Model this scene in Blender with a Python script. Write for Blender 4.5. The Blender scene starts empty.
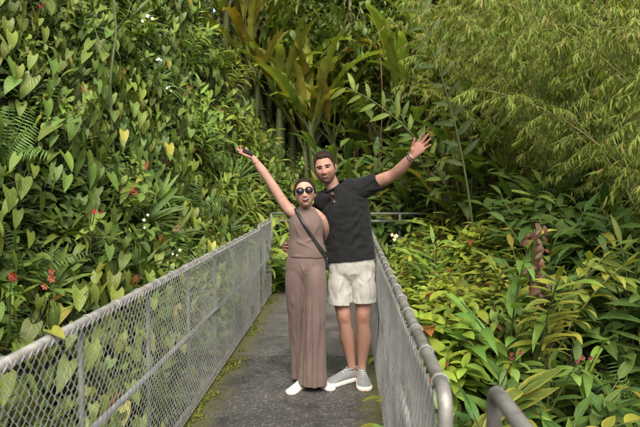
import bpy, bmesh, math, random
import numpy as np
from mathutils import Vector, Matrix, Euler, noise
from mathutils.bvhtree import BVHTree

rng = random.Random(11)
R = math.radians
PI = math.pi
scene = bpy.context.scene
COL = scene.collection

# ------------------------------------------------------------------ camera
F = 640.0
CAM = Vector((0, 0, 1.6))
YAW = math.atan(27 / F)
PITCH = math.atan(31.5 / math.hypot(F, 27))
RC = Euler((PI / 2 - PITCH, 0, YAW)).to_matrix()
RCI = RC.transposed()

def at(px, py, Y):
    d = RC @ Vector(((px - 320) / F, -(py - 213.5) / F, -1))
    return CAM + d * (Y / d.y)

def project(p):
    q = RCI @ (Vector(p) - CAM)
    if q.z > -0.2:
        return (-9999, -9999)
    return (320 + F * q.x / -q.z, 213.5 - F * q.y / -q.z)

cam_data = bpy.data.cameras.new('camera')
cam_data.sensor_width = 36
cam_data.lens = 36
cam_data.clip_start = 0.05
cam_data.clip_end = 500
cam_data.dof.use_dof = True
cam_data.dof.focus_distance = 5.0
cam_data.dof.aperture_fstop = 3.5
cam = bpy.data.objects.new('camera', cam_data)
cam.location = CAM
cam.rotation_euler = (PI / 2 - PITCH, 0, YAW)
COL.objects.link(cam)
scene.camera = cam

# ------------------------------------------------------------------ materials
def new_mat(name):
    m = bpy.data.materials.new(name)
    m.use_nodes = True
    nt = m.node_tree
    nt.nodes.clear()
    out = nt.nodes.new('ShaderNodeOutputMaterial')
    b = nt.nodes.new('ShaderNodeBsdfPrincipled')
    nt.links.new(b.outputs[0], out.inputs[0])
    return m, nt, b, out

def nd(nt, t, **kw):
    n = nt.nodes.new(t)
    for k, v in kw.items():
        setattr(n, k, v)
    return n

def math_node(nt, op, a, b=None, c=None):
    n = nd(nt, 'ShaderNodeMath', operation=op)
    for i, v in enumerate((a, b, c)):
        if v is None:
            continue
        if isinstance(v, (int, float)):
            n.inputs[i].default_value = v
        else:
            nt.links.new(v, n.inputs[i])
    return n.outputs[0]

def mix_col(nt, fac, a, b, blend='MIX'):
    n = nd(nt, 'ShaderNodeMix', data_type='RGBA', blend_type=blend)
    for i, v in ((0, fac), (6, a), (7, b)):
        if isinstance(v, (int, float)):
            n.inputs[i].default_value = v
        elif isinstance(v, tuple):
            n.inputs[i].default_value = (*v, 1) if len(v) == 3 else v
        else:
            nt.links.new(v, n.inputs[i])
    return n.outputs[2]

def ramp(nt, src, stops):
    r = nd(nt, 'ShaderNodeValToRGB')
    el = r.color_ramp.elements
    while len(el) < len(stops):
        el.new(0.5)
    for e, (p, c) in zip(el, stops):
        e.position = p
        e.color = (c, c, c, 1) if isinstance(c, (int, float)) else (*c, 1)
    nt.links.new(src, r.inputs[0])
    return r.outputs[0]

def noise_tex(nt, vec, scale, detail=3, rough=0.55, dist=0.0):
    n = nd(nt, 'ShaderNodeTexNoise')
    n.inputs['Scale'].default_value = scale
    n.inputs['Detail'].default_value = detail
    n.inputs['Roughness'].default_value = rough
    n.inputs['Distortion'].default_value = dist
    if vec is not None:
        nt.links.new(vec, n.inputs['Vector'])
    return n.outputs[0]

def bump(nt, b, height, strength=0.3, dist=0.01):
    n = nd(nt, 'ShaderNodeBump')
    n.inputs['Strength'].default_value = strength
    n.inputs['Distance'].default_value = dist
    nt.links.new(height, n.inputs['Height'])
    nt.links.new(n.outputs[0], b.inputs['Normal'])

def leaf_mat(name, rough=0.42, trans=0.28, rib=0.35, veins=0.0, vfreq=9.0, edge=None, spec=0.30, ribcol=(0.20, 0.24, 0.07)):
    m, nt, b, out = new_mat(name)
    at_ = nd(nt, 'ShaderNodeAttribute', attribute_name='tint')
    uv = nd(nt, 'ShaderNodeUVMap')
    sep = nd(nt, 'ShaderNodeSeparateXYZ')
    nt.links.new(uv.outputs[0], sep.inputs[0])
    u, v = sep.outputs[0], sep.outputs[1]
    au = math_node(nt, 'ABSOLUTE', math_node(nt, 'SUBTRACT', u, 0.5))
    oi = nd(nt, 'ShaderNodeObjectInfo')
    hs = nd(nt, 'ShaderNodeHueSaturation')
    nt.links.new(at_.outputs[0], hs.inputs['Color'])
    nt.links.new(math_node(nt, 'MULTIPLY_ADD', oi.outputs['Random'], 0.03, 0.476), hs.inputs['Hue'])
    nt.links.new(math_node(nt, 'MULTIPLY_ADD', oi.outputs['Random'], 0.6, 1.45), hs.inputs['Value'])
    geo = nd(nt, 'ShaderNodeNewGeometry')
    nz = noise_tex(nt, geo.outputs['Position'], 22, 3)
    col = mix_col(nt, 0.55, hs.outputs[0], ramp(nt, nz, [(0.3, 0.55), (0.7, 1.0)]), 'MULTIPLY')
    if edge:
        e = math_node(nt, 'ADD', math_node(nt, 'MULTIPLY', au, 2.0), math_node(nt, 'MULTIPLY_ADD', nz, 0.6, -0.3))
        col = mix_col(nt, ramp(nt, e, [(0.55, 0.0), (0.85, 0.8)]), col, edge)
    ribm = ramp(nt, au, [(0.012, rib), (0.05, 0.0)])
    col = mix_col(nt, ribm, col, ribcol)
    ph = math_node(nt, 'SUBTRACT', math_node(nt, 'MULTIPLY', v, vfreq), math_node(nt, 'MULTIPLY', au, vfreq * 0.9))
    w = math_node(nt, 'SINE', math_node(nt, 'MULTIPLY', ph, 2 * PI))
    if veins:
        col = mix_col(nt, ramp(nt, w, [(0.75, 0.0), (1.0, veins)]), col, ribcol)
    nt.links.new(col, b.inputs['Base Color'])
    rr = math_node(nt, 'MULTIPLY_ADD', nz, 0.3, rough - 0.15)
    nt.links.new(rr, b.inputs['Roughness'])
    b.inputs['Specular IOR Level'].default_value = spec
    bump(nt, b, w, 0.25, 0.004)
    tr = nd(nt, 'ShaderNodeBsdfTranslucent')
    tc = mix_col(nt, 1.0, col, (1.15, 1.2, 0.45), 'MULTIPLY')
    nt.links.new(tc, tr.inputs[0])
    mx = nd(nt, 'ShaderNodeMixShader')
    mx.inputs[0].default_value = trans
    nt.links.new(b.outputs[0], mx.inputs[1])
    nt.links.new(tr.outputs[0], mx.inputs[2])
    nt.links.new(mx.outputs[0], out.inputs[0])
    return m

def plain(name, col, rough=0.6, metal=0.0, var=0.25, scale=30, bstr=0.0, bscale=60, spec=0.5):
    m, nt, b, out = new_mat(name)
    tc = nd(nt, 'ShaderNodeTexCoord')
    n = noise_tex(nt, tc.outputs['Object'], scale, 4)
    c = mix_col(nt, 1.0, col, ramp(nt, n, [(0.25, 1 - var), (0.75, 1 + var)]), 'MULTIPLY')
    nt.links.new(c, b.inputs['Base Color'])
    b.inputs['Roughness'].default_value = rough
    b.inputs['Metallic'].default_value = metal
    b.inputs['Specular IOR Level'].default_value = spec
    if bstr:
        bump(nt, b, noise_tex(nt, tc.outputs['Object'], bscale, 4), bstr, 0.01)
    return m

M = {}
M['heart'] = leaf_mat('heart_leaf', 0.42, 0.22, 0.5, 0.22, 6)
M['ginger'] = leaf_mat('ginger_leaf', 0.40, 0.28, 0.5, 0.0, 14)
M['ginger_edge'] = leaf_mat('variegated_leaf', 0.45, 0.28, 0.3, 0.0, 12, edge=(0.30, 0.27, 0.05))
M['strap'] = leaf_mat('strap_leaf', 0.42, 0.25, 0.25, 0.0, 3)
M['shrub'] = leaf_mat('shrub_leaf', 0.40, 0.28, 0.4, 0.15, 6)
M['bamboo'] = leaf_mat('bamboo_leaf', 0.55, 0.40, 0.1, 0.0, 2)
M['banana'] = leaf_mat('banana_leaf', 0.45, 0.42, 0.6, 0.12, 26)
M['frond'] = leaf_mat('frond_leaf', 0.45, 0.25, 0.3, 0.0, 4)
M['tree'] = leaf_mat('tree_leaf', 0.45, 0.25, 0.3, 0.0, 5)
M['petal'] = leaf_mat('petal', 0.5, 0.4, 0.0, 0.0, 2)
M['stem'] = plain('green_stem', (0.07, 0.085, 0.025), 0.5, var=0.3)
M['redstem'] = plain('red_stem', (0.085, 0.034, 0.018), 0.5, var=0.4)
M['wood'] = plain('brown_wood', (0.09, 0.06, 0.04), 0.85, var=0.5, bstr=0.5)
M['culm'] = plain('bamboo_culm', (0.16, 0.15, 0.04), 0.45, var=0.4, scale=8)
M['soil'] = plain('dark_soil', (0.035, 0.028, 0.015), 0.95, var=0.5, scale=4, bstr=0.8, bscale=12)
M['pod'] = plain('dry_pod', (0.10, 0.032, 0.02), 0.7, var=0.5, scale=20)
M['steel'] = plain('galvanised_steel', (0.36, 0.36, 0.35), 0.55, 0.4, var=0.25, scale=18, bstr=0.08)
M['pipe'] = plain('weathered_pipe', (0.20, 0.193, 0.175), 0.55, 0.4, var=0.55, scale=14, bstr=0.1)
M['oldsteel'] = plain('mossy_steel', (0.17, 0.18, 0.15), 0.7, 0.3, var=0.5, scale=12)

# ------------------------------------------------------------------ object helpers
def link(name, data, parent=None, mat=None):
    o = bpy.data.objects.new(name, data)
    COL.objects.link(o)
    if parent is not None:
        o.parent = parent
    if mat is not None and not data.materials:
        data.materials.append(mat)
    return o

def thing(name, label, cat, loc=(0, 0, 0), group=None):
    o = bpy.data.objects.new(name, None)
    COL.objects.link(o)
    o.empty_display_size = 0.1
    o.location = loc
    o['label'] = label
    o['category'] = cat
    if group:
        o['group'] = group
    return o

def np_mesh(name, V, Q, UV=None, C=None, smooth=True):
    me = bpy.data.meshes.new(name)
    V = np.asarray(V, dtype=np.float32)
    Q = np.asarray(Q, dtype=np.int32)
    nv, nq, k = len(V), len(Q), Q.shape[1]
    me.vertices.add(nv)
    me.vertices.foreach_set('co', V.ravel())
    me.loops.add(nq * k)
    me.loops.foreach_set('vertex_index', Q.ravel())
    me.polygons.add(nq)
    me.polygons.foreach_set('loop_start', np.arange(0, nq * k, k, dtype=np.int32))
    me.polygons.foreach_set('loop_total', np.full(nq, k, dtype=np.int32))
    me.polygons.foreach_set('use_smooth', np.full(nq, smooth, dtype=bool))
    if UV is not None:
        l = me.uv_layers.new(name='UVMap')
        l.data.foreach_set('uv', np.asarray(UV, dtype=np.float32)[Q.ravel()].ravel())
    if C is not None:
        a = me.color_attributes.new('tint', 'FLOAT_COLOR', 'POINT')
        C4 = np.ones((nv, 4), dtype=np.float32)
        C4[:, :3] = C
        a.data.foreach_set('color', C4.ravel())
    me.update(calc_edges=True)
    me.validate()
    return me

def frame(d, up=(0, 0, 1)):
    """3x3 with local Y = d, local Z = towards up"""
    d = np.asarray(d, float); d = d / (np.linalg.norm(d) + 1e-9)
    up = np.asarray(up, float)
    x = np.cross(d, up)
    if np.linalg.norm(x) < 1e-4:
        x = np.cross(d, (1, 0.3, 0))
    x /= np.linalg.norm(x)
    z = np.cross(x, d)
    return np.stack([x, d, z], axis=1)

class Leaves:
    def __init__(self):
        self.V, self.Q, self.U, self.C, self.n = [], [], [], [], 0
    def add(self, tpl, pos, rot, L, col, wx=1.0):
        v, q, uv = tpl
        self.V.append((v * np.array((L * wx, L, L))) @ rot.T + np.asarray(pos))
        self.Q.append(q + self.n)
        self.U.append(uv)
        self.C.append(np.tile(np.asarray(col, float), (len(v), 1)))
        self.n += len(v)
    def mesh(self, name, mat):
        me = np_mesh(name, np.concatenate(self.V), np.concatenate(self.Q), np.concatenate(self.U), np.concatenate(self.C))
        me.materials.append(mat)
        return me

class Tubes:
    def __init__(self):
        self.V, self.Q, self.n = [], [], 0
    def add(self, pts, rad, k=5, closed_ends=False):
        P = np.asarray([tuple(p) for p in pts], float)
        n = len(P)
        if isinstance(rad, (int, float)):
            rad = [rad] * n
        T = np.gradient(P, axis=0)
        T /= (np.linalg.norm(T, axis=1)[:, None] + 1e-9)
        ref = np.array((0, 0, 1.0)) if abs(T[0][2]) < 0.9 else np.array((1.0, 0, 0))
        s = np.cross(T[0], ref); s /= np.linalg.norm(s)
        ang = np.linspace(0, 2 * PI, k, endpoint=False)
        rings = []
        for i in range(n):
            s = s - T[i] * np.dot(s, T[i]); s /= (np.linalg.norm(s) + 1e-9)
            b = np.cross(T[i], s)
            rings.append(P[i] + rad[i] * (np.cos(ang)[:, None] * s + np.sin(ang)[:, None] * b))
        V = np.concatenate(rings)
        Q = []
        for i in range(n - 1):
            for j in range(k):
                Q.append((i * k + j, i * k + (j + 1) % k, (i + 1) * k + (j + 1) % k, (i + 1) * k + j))
        if closed_ends:
            for i, p in ((0, P[0]), (n - 1, P[-1])):
                c = len(V); V = np.concatenate([V, [p]])
                for j in range(0, k, 2):
                    a, b_, d = i * k + j, i * k + (j + 1) % k, i * k + (j + 2) % k
                    Q.append((c, a, b_, d) if i else (c, d, b_, a))
        self.V.append(V); self.Q.append(np.array(Q) + self.n); self.n += len(V)
    def mesh(self, name, mat):
        me = np_mesh(name, np.concatenate(self.V), np.concatenate(self.Q))
        me.materials.append(mat)
        return me

# ------------------------------------------------------------------ leaf templates (unit length along +Y, normal +Z)
def tpl(ts, ws, droop=0.6, fold=0.12, back=None, cols=3, wav=0.0, wfreq=5, power=1.3, twist=0.0, seed=0, tears=0.0):
    r = random.Random(seed)
    us = np.linspace(-1, 1, cols)
    V, U = [], []
    y = z = 0.0
    pt = 0.0
    for i, (t, w) in enumerate(zip(ts, ws)):
        a = -droop * (max(t, 0) ** power)
        dt = t - pt; pt = t
        y += dt * math.cos(a); z += dt * math.sin(a)
        ty, tz = math.cos(a), math.sin(a)
        ny, nz = -tz, ty
        bk = back[i] if back else 0.0
        tear = [1 - tears * r.random() * (r.random() < 0.5), 1 - tears * r.random() * (r.random() < 0.5)]
        for u in us:
            au = abs(u)
            ww = w * (tear[0] if u < 0 else tear[1])
            h = fold * au * ww - 0.25 * fold * au * au * ww + wav * w * au * math.sin(wfreq * t * 2 * PI + (0 if u < 0 else 1.7) + seed)
            yo = -bk * au ** 1.5
            ca, sa = math.cos(twist * t), math.sin(twist * t)
            X = u * ww
            V.append((X * ca - h * sa, y + ty * yo + ny * (h * ca + X * sa), z + tz * yo + nz * (h * ca + X * sa)))
            U.append((0.5 + u / 2, t))
    Q = []
    for i in range(len(ts) - 1):
        for j in range(cols - 1):
            a = i * cols + j
            Q.append((a, a + 1, a + cols + 1, a + cols))
    return (np.array(V), np.array(Q), np.array(U))

def lance_ws(n, width, tip=1.0, peak=0.4):
    ts = np.linspace(0, 1, n)
    ws = []
    for t in ts:
        e = math.log(0.5) / math.log(peak)
        s = math.sin(PI * t ** e)
        ws.append(max(0.004, width * s ** 0.85))
    return list(ts), ws

T_HEART = [tpl([0, .06, .2, .42, .66, .86, 1], [.22, .31, .33, .275, .175, .08, .005], droop=d, fold=f,
               back=[.24, .2, .12, .04, 0, 0, 0], cols=5, wav=0.05, seed=i)
           for i, (d, f) in enumerate(((.3, .3), (.6, .2), (.9, .35), (.2, .1), (.7, .05)))]
T_LANCE = [tpl(*lance_ws(7, .105), droop=d, fold=f, wav=.06, seed=i, twist=tw) for i, (d, f, tw) in enumerate(((.5, .35, 0), (.9, .3, .3), (1.3, .45, -.3), (.2, .25, .2)))]
T_OVATE = [tpl(*lance_ws(6, .24, peak=.42), droop=d, fold=f, wav=.04, seed=i) for i, (d, f) in enumerate(((.3, .25), (.7, .3), (1.0, .15)))]
T_STRAP = [tpl([0, .15, .35, .55, .75, .9, 1], [.03, .042, .044, .042, .034, .02, .003], droop=d, fold=.5, power=1.6, seed=i, twist=tw) for i, (d, tw) in enumerate(((.4, 0), (1.0, .2), (1.6, -.2), (2.1, .3)))]
T_BLADE = [tpl([0, .3, .7, 1], [.03, .062, .042, .003], droop=d, fold=.25, seed=i, twist=tw) for i, (d, tw) in enumerate(((.2, .3), (.6, -.3), (1.0, .1)))]
T_PADDLE = [tpl(*lance_ws(16, .15, peak=.48), droop=d, fold=f, cols=5, wav=.12, wfreq=6, power=1.8, seed=i, tears=.35) for i, (d, f) in enumerate(((.5, .5), (.9, .35), (1.5, .4), (.25, .6)))]
T_LEAFLET = [tpl([0, .25, .6, 1], [.02, .06, .045, .003], droop=d, fold=.3, seed=i) for i, d in enumerate((.3, .8))]
T_PETAL = [tpl([0, .3, .7, 1], [.1, .28, .25, .03], droop=.6, fold=.4)]
T_SMALL = [tpl([0, .35, .75, 1], [.02, .26, .16, .004], droop=d, fold=.25, seed=i) for i, d in enumerate((.3, .8))]

def jit(c, s=0.28, hs=0.08):
    k = 1 + rng.uniform(-s, s)
    h = rng.uniform(-hs, hs)
    return (max(.004, c[0] * k * (1 + h)), max(.004, c[1] * k), max(.003, c[2] * k * (1 - h)))

def sph(az, el):
    return np.array((math.cos(az) * math.cos(el), math.sin(az) * math.cos(el), math.sin(el)))

RUST = (0.12, 0.042, 0.014)
YEL = (0.20, 0.19, 0.03)

# ------------------------------------------------------------------ plant prototypes: each returns [(part name, mesh, copies-share)]
def p_heart(n=36, L=(.125, .21), col=(0.055, 0.10, 0.018), rust=0.05, ht=.38):
    lv, st = Leaves(), Tubes()
    st.add([(0, 0, -.1), (.01, .01, ht * .5), (.03, -.02, ht)], [.012, .01, .006])
    for i in range(n):
        az = i * 2.39996 + rng.uniform(-.4, .4)
        f = i / n
        el = .05 + f * 1.1 + rng.uniform(-.2, .2)
        base = np.array((0, 0, .03 + ht * f))
        reach = rng.uniform(.17, .36) * (1.1 - .4 * f)
        d = sph(az, el)
        tip = base + d * reach
        midp = base + d * reach * .55 + np.array((0, 0, .03))
        ll = rng.uniform(*L) * (1.1 - .25 * f)
        st.add([base, midp, tip], [.0045, .0035, .0025], 3)
        pitch = -rng.uniform(.55, 1.4)
        ld = sph(az + rng.uniform(-.5, .5), pitch)
        c = jit(col, .3, .15)
        rr = rng.random()
        if rr < rust: c = jit(RUST, .4)
        elif rr < rust + .018: c = jit(YEL, .3)
        lv.add(rng.choice(T_HEART), tip, frame(ld, d * .5 + np.array((0, 0, 1.0))), ll, c, rng.uniform(.8, 1.05))
    return [('foliage', lv.mesh('heart_foliage', M['heart'])), ('stem', st.mesh('heart_stem', M['stem']))]

def cane_path(h, lean, az, n=9, base=(0, 0, 0)):
    P = []
    x = y = 0.0; z = 0.0
    a = lean * .25
    for i in range(n):
        P.append((base[0] + x * math.cos(az), base[1] + x * math.sin(az), base[2] + z))
        a = lean * (.25 + 1.0 * (i / n) ** 1.4)
        x += h / n * math.sin(a); z += h / n * math.cos(a)
    return np.array(P)

def p_ginger(canes=5, h=(.9, 1.3), nl=13, L=(.24, .36), col=(0.06, 0.11, 0.02), mat='ginger', lean=(.35, 1.0), yel=.025, wx=1.0, azr=(0, 2 * PI), start=.22, stemmat='stem'):
    lv, st = Leaves(), Tubes()
    for c in range(canes):
        az = rng.uniform(*azr)
        hh = rng.uniform(*h)
        P = cane_path(hh, rng.uniform(*lean), az, 10, (rng.uniform(-.08, .08), rng.uniform(-.08, .08), -.08))
        st.add(P, np.linspace(.011, .004, len(P)), 4)
        for i in range(nl):
            f = start + (1 - start) * i / (nl - 1)
            q = f * (len(P) - 1); k = min(int(q), len(P) - 2)
            p = P[k] + (P[k + 1] - P[k]) * (q - k)
            t = P[k + 1] - P[k]; t /= np.linalg.norm(t)
            side = np.cross(t, (0, 0, 1.0))
            if np.linalg.norm(side) < .25:
                side = np.array((-math.sin(az), math.cos(az), 0))
            side /= np.linalg.norm(side)
            s = 1 if i % 2 else -1
            d = side * s * rng.uniform(.7, 1.0) + t * rng.uniform(.35, .75) + np.array((0, 0, rng.uniform(-.1, .15)))
            if i == nl - 1: d = t
            ll = rng.uniform(*L) * (.75 + .35 * math.sin(PI * min(1, f * .95)))
            cc = jit(col, .28, .15)
            if rng.random() < yel: cc = jit(YEL, .3)
            lv.add(rng.choice(T_LANCE), p, frame(d, np.array((0, 0, 1.0)) + t * .4), ll, cc, wx * rng.uniform(.85, 1.15))
    return [('foliage', lv.mesh('ginger_foliage', M[mat])), ('stem', st.mesh('ginger_stem', M[stemmat]))]

def p_strap(n=26, L=(.35, .65), col=(0.07, 0.115, 0.022), w=1.0):
    lv, st = Leaves(), Tubes()
    st.add([(0, 0, -.1), (0, 0, .08)], [.03, .022], 6)
    for i in range(n):
        az = i * 2.4 + rng.uniform(-.3, .3)
        el = rng.uniform(.65, 1.45)
        lv.add(rng.choice(T_STRAP), (.01 * math.cos(az), .01 * math.sin(az), .02), frame(sph(az, el)), rng.uniform(*L), jit(col, .25, .12), w * rng.uniform(.9, 1.3))
    return [('foliage', lv.mesh('strap_foliage', M['strap'])), ('stem', st.mesh('strap_stem', M['stem']))]

def p_shrub(nb=13, per=13, L=(.07, .12), size=.5, col=(0.06, 0.115, 0.02), tmpl=None, rust=.03, mat='shrub', up=.9):
    lv, st = Leaves(), Tubes()
    tmpl = tmpl or T_OVATE
    for b in range(nb):
        az = b * 2.4 + rng.uniform(-.4, .4)
        el = rng.uniform(.25, 1.45)
        d = sph(az, el)
        ln = size * rng.uniform(.7, 1.15)
        e = d * ln + np.array((0, 0, ln * (.25 * up)))
        P = np.array([(0, 0, -.05), d * ln * .35 + np.array((0, 0, .1 * ln)), d * ln * .7 + np.array((0, 0, .2 * ln)), e])
        st.add(P, [.008, .006, .004, .002], 4)
        for i in range(per):
            f = .25 + .75 * i / (per - 1)
            q = f * 3; k = min(int(q), 2)
            p = P[k] + (P[k + 1] - P[k]) * (q - k)
            t = P[k + 1] - P[k]; t = t / np.linalg.norm(t)
            a = i * 2.4 + rng.uniform(-.5, .5)
            s = np.cross(t, (.3, .2, 1)); s /= np.linalg.norm(s); bb = np.cross(t, s)
            ld = s * math.cos(a) + bb * math.sin(a) + t * .7 + np.array((0, 0, -.15))
            c = jit(col, .3, .15)
            if rng.random() < rust: c = jit(RUST if rng.random() < .5 else YEL, .3)
            lv.add(rng.choice(tmpl), p, frame(ld), rng.uniform(*L), c, rng.uniform(.85, 1.15))
    return [('foliage', lv.mesh('shrub_foliage', M[mat])), ('stem', st.mesh('shrub_stem', M['wood']))]

def frond(lv, st, P, nl, L, col, tm=None, droop=.3, wx=1.0, rs=.006, yel=0.0, f0=.16):
    st.add(P, np.linspace(rs, rs * .3, len(P)), 4)
    for i in range(nl):
        f = f0 + (1 - f0) * i / (nl - 1)
        q = f * (len(P) - 1); k = min(int(q), len(P) - 2)
        p = P[k] + (P[k + 1] - P[k]) * (q - k)
        t = P[k + 1] - P[k]; t = t / np.linalg.norm(t)
        sd = np.cross(t, (0, 0, 1.0)); sd /= (np.linalg.norm(sd) + 1e-6)
        nrm = np.cross(sd, t)
        ll = L * (.35 + .65 * math.sin(PI * min(1, .12 + f * .86)) ** .7)
        for s in (-1, 1):
            d = sd * s + t * .45 - np.array((0, 0, droop)) + np.array((rng.uniform(-.1, .1),) * 3)
            c = jit(col, .2, .1)
            if rng.random() < yel: c = jit(YEL, .3)
            lv.add(rng.choice(tm or T_LEAFLET), p, frame(d, nrm), ll * rng.uniform(.9, 1.1), c, wx)

def p_fern(n=8, ln=(.6, .9), nl=17, L=.17, col=(0.065, 0.12, 0.025), lean=(.7, 1.5)):
    lv, st = Leaves(), Tubes()
    for i in range(n):
        P = cane_path(rng.uniform(*ln), rng.uniform(*lean), i * 2.4 + rng.uniform(-.3, .3), 8)
        frond(lv, st, P, nl, L, col)
    return [('foliage', lv.mesh('fern_foliage', M['frond'])), ('stem', st.mesh('fern_stem', M['stem']))]

def p_bamboo(culms=8, h=(3.6, 5.2), az0=PI, spread=.9, sprays=44, col=(0.135, 0.175, 0.032), leafL=(.075, .125), lean=(.7, 1.35), foot=.35):
    lv, st, br = Leaves(), Tubes(), Tubes()
    for c in range(culms):
        az = az0 + rng.uniform(-spread, spread)
        P = cane_path(rng.uniform(*h), rng.uniform(*lean), az, 16, (rng.uniform(-foot, foot), rng.uniform(-foot, foot), -.1))
        st.add(P, np.linspace(.013, .003, len(P)), 6)
        for s in range(sprays):
            f = .22 + .78 * (s + rng.random()) / sprays
            q = f * (len(P) - 1); k = min(int(q), len(P) - 2)
            p = P[k] + (P[k + 1] - P[k]) * (q - k)
            a = rng.uniform(0, 2 * PI)
            d = sph(a, rng.uniform(-.1, .7))
            ln = rng.uniform(.35, .85) * (1.15 - .5 * f)
            B = [p + d * ln * u + np.array((0, 0, -.55 * ln * u * u)) for u in (0, .33, .66, 1)]
            br.add(B, [.0025, .002, .0015, .001], 3)
            for j in range(36):
                u = .2 + .8 * rng.random()
                qq = u * 3; kk = min(int(qq), 2)
                pp = B[kk] + (B[kk + 1] - B[kk]) * (qq - kk)
                t = B[kk + 1] - B[kk]; t /= np.linalg.norm(t)
                ld = t * .7 + np.array((rng.uniform(-.8, .8), rng.uniform(-.8, .8), rng.uniform(-.95, .15)))
                cc = jit(col, .3, .12)
                if rng.random() < .04: cc = jit((.22, .15, .06), .3)
                lv.add(rng.choice(T_BLADE), pp, frame(ld, (rng.uniform(-.5, .5), rng.uniform(-.7, .2), 1)), rng.uniform(*leafL), cc, rng.uniform(.8, 1.3))
    return [('foliage', lv.mesh('bamboo_foliage', M['bamboo'])), ('culms', st.mesh('bamboo_culm', M['culm'])), ('twigs', br.mesh('bamboo_twig', M['culm']))]

def p_banana(n=7, L=(1.5, 2.1), col=(0.13, 0.17, 0.03), stem_h=1.2, el=(.75, 1.4), w=.62, brown=.12):
    lv, st = Leaves(), Tubes()
    st.add([(0, 0, -.3), (.02, 0, stem_h * .5), (0, .02, stem_h)], [.10, .085, .06], 8)
    for i in range(n):
        az = i * 2.4 + rng.uniform(-.3, .3)
        d = sph(az, rng.uniform(*el))
        b = np.array((.02 * math.cos(az), .02 * math.sin(az), stem_h - .1))
        pl = rng.uniform(.35, .6)
        st.add([b, b + d * pl * .5 + np.array((0, 0, .04)), b + d * pl], [.03, .022, .016], 5)
        c = jit(col, .3, .18)
        if rng.random() < brown: c = jit((.20, .17, .03), .3)
        lv.add(rng.choice(T_PADDLE), b + d * pl, frame(d), rng.uniform(*L), c, w * rng.uniform(.85, 1.1))
    return [('leaves', lv.mesh('banana_leaves', M['banana'])), ('stem', st.mesh('banana_stem', M['stem']))]

def p_heliconia(n=7, h=(1.3, 2.3), L=(.55, .85), col=(0.06, 0.095, 0.022)):
    lv, st = Leaves(), Tubes()
    for i in range(n):
        az = rng.uniform(0, 2 * PI)
        P = cane_path(rng.uniform(*h), rng.uniform(.1, .35), az, 6, (rng.uniform(-.3, .3), rng.uniform(-.3, .3), -.1))
        st.add(P, np.linspace(.018, .009, 6), 5)
        for j in range(4):
            k = 2 + j
            a = az + (0 if j % 2 else PI) + rng.uniform(-.5, .5)
            d = sph(a, rng.uniform(.2, 1.1))
            p = P[min(k, 5)]
            st.add([p, p + d * .1, p + d * .2], [.007, .005, .004], 3)
            lv.add(rng.choice(T_PADDLE), p + d * .2, frame(d), rng.uniform(*L), jit(col, .3, .15) if rng.random() > .08 else jit(YEL, .3), rng.uniform(.75, 1.0))
    return [('leaves', lv.mesh('heliconia_leaves', M['banana'])), ('stem', st.mesh('heliconia_stem', M['redstem']))]

def p_tree(h=6.0, cr=2.2, n=1500, L=(.16, .30), col=(0.04, 0.075, 0.018), tm=None, trunk_r=.12, flat=.8):
    lv, st = Leaves(), Tubes()
    st.add([(0, 0, -.4), (.08, .05, h * .3), (-.05, .1, h * .6), (.05, 0, h * .9)], [trunk_r, trunk_r * .8, trunk_r * .6, trunk_r * .25], 8)
    cl = []
    for i in range(26):
        az = i * 2.4
        el = rng.uniform(-.5, 1.3)
        r = cr * rng.uniform(.45, 1.0)
        c = np.array((0, 0, h * .72)) + sph(az, el) * r * np.array((1, 1, flat))
        cl.append(c)
        b = np.array((0, .04, h * rng.uniform(.4, .75)))
        st.add([b, (b + c) / 2 + np.array((0, 0, .1)), c], [trunk_r * .35, trunk_r * .2, .01], 5)
    for i in range(n):
        c = cl[i % len(cl)]
        o = np.array((rng.gauss(0, 1), rng.gauss(0, 1), rng.gauss(0, .7))) * cr * .22
        d = sph(rng.uniform(0, 2 * PI), rng.uniform(-1.0, .4))
        lv.add(rng.choice(tm or T_OVATE), c + o, frame(d, (rng.uniform(-.4, .4), rng.uniform(-.6, .2), 1)), rng.uniform(*L), jit(col, .35, .15))
    return [('crown', lv.mesh('tree_crown', M['tree'])), ('trunk', st.mesh('tree_trunk', M['wood']))]

def p_torch(h=2.9, lean=.8, az=PI, nl=17, L=.5, col=(0.04, 0.07, 0.018), base=(0, 0, 0), wx=1.15):
    lv, st = Leaves(), Tubes()
    P = cane_path(h, lean, az, 14, base)
    st.add(P, np.linspace(.022, .007, len(P)), 6)
    for i in range(nl):
        f = .38 + .62 * i / (nl - 1)
        q = f * (len(P) - 1); k = min(int(q), len(P) - 2)
        p = P[k] + (P[k + 1] - P[k]) * (q - k)
        t = P[k + 1] - P[k]; t /= np.linalg.norm(t)
        s = 1 if i % 2 else -1
        sd = np.array((0.35, -.2, 1.0)); sd = sd - t * np.dot(sd, t); sd /= np.linalg.norm(sd)
        d = sd * s * .9 + t * .6
        lv.add(rng.choice(T_LANCE[:2]), p, frame(d, (0.2, -1, .4)), L * rng.uniform(.8, 1.1), jit(col, .25), wx)
    return [('foliage', lv.mesh('torch_foliage', M['ginger'])), ('stem', st.mesh('torch_stem', M['stem']))]

def flower_parts(root, pos, col, n=5, L=.05, name='flower'):
    lv = Leaves()
    for i in range(n):
        d = sph(i * 2 * PI / n + .3, .5)
        d = np.array((d[0], -abs(d[2]) * 1.0 - .1, d[1]))
        lv.add(T_PETAL[0], pos, frame(d, (0, -1, .3)), L * rng.uniform(.8, 1.2), jit(col, .1, .04), 1.2)
    o = link(name, lv.mesh(name, M['petal']), root)
    return o

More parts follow.
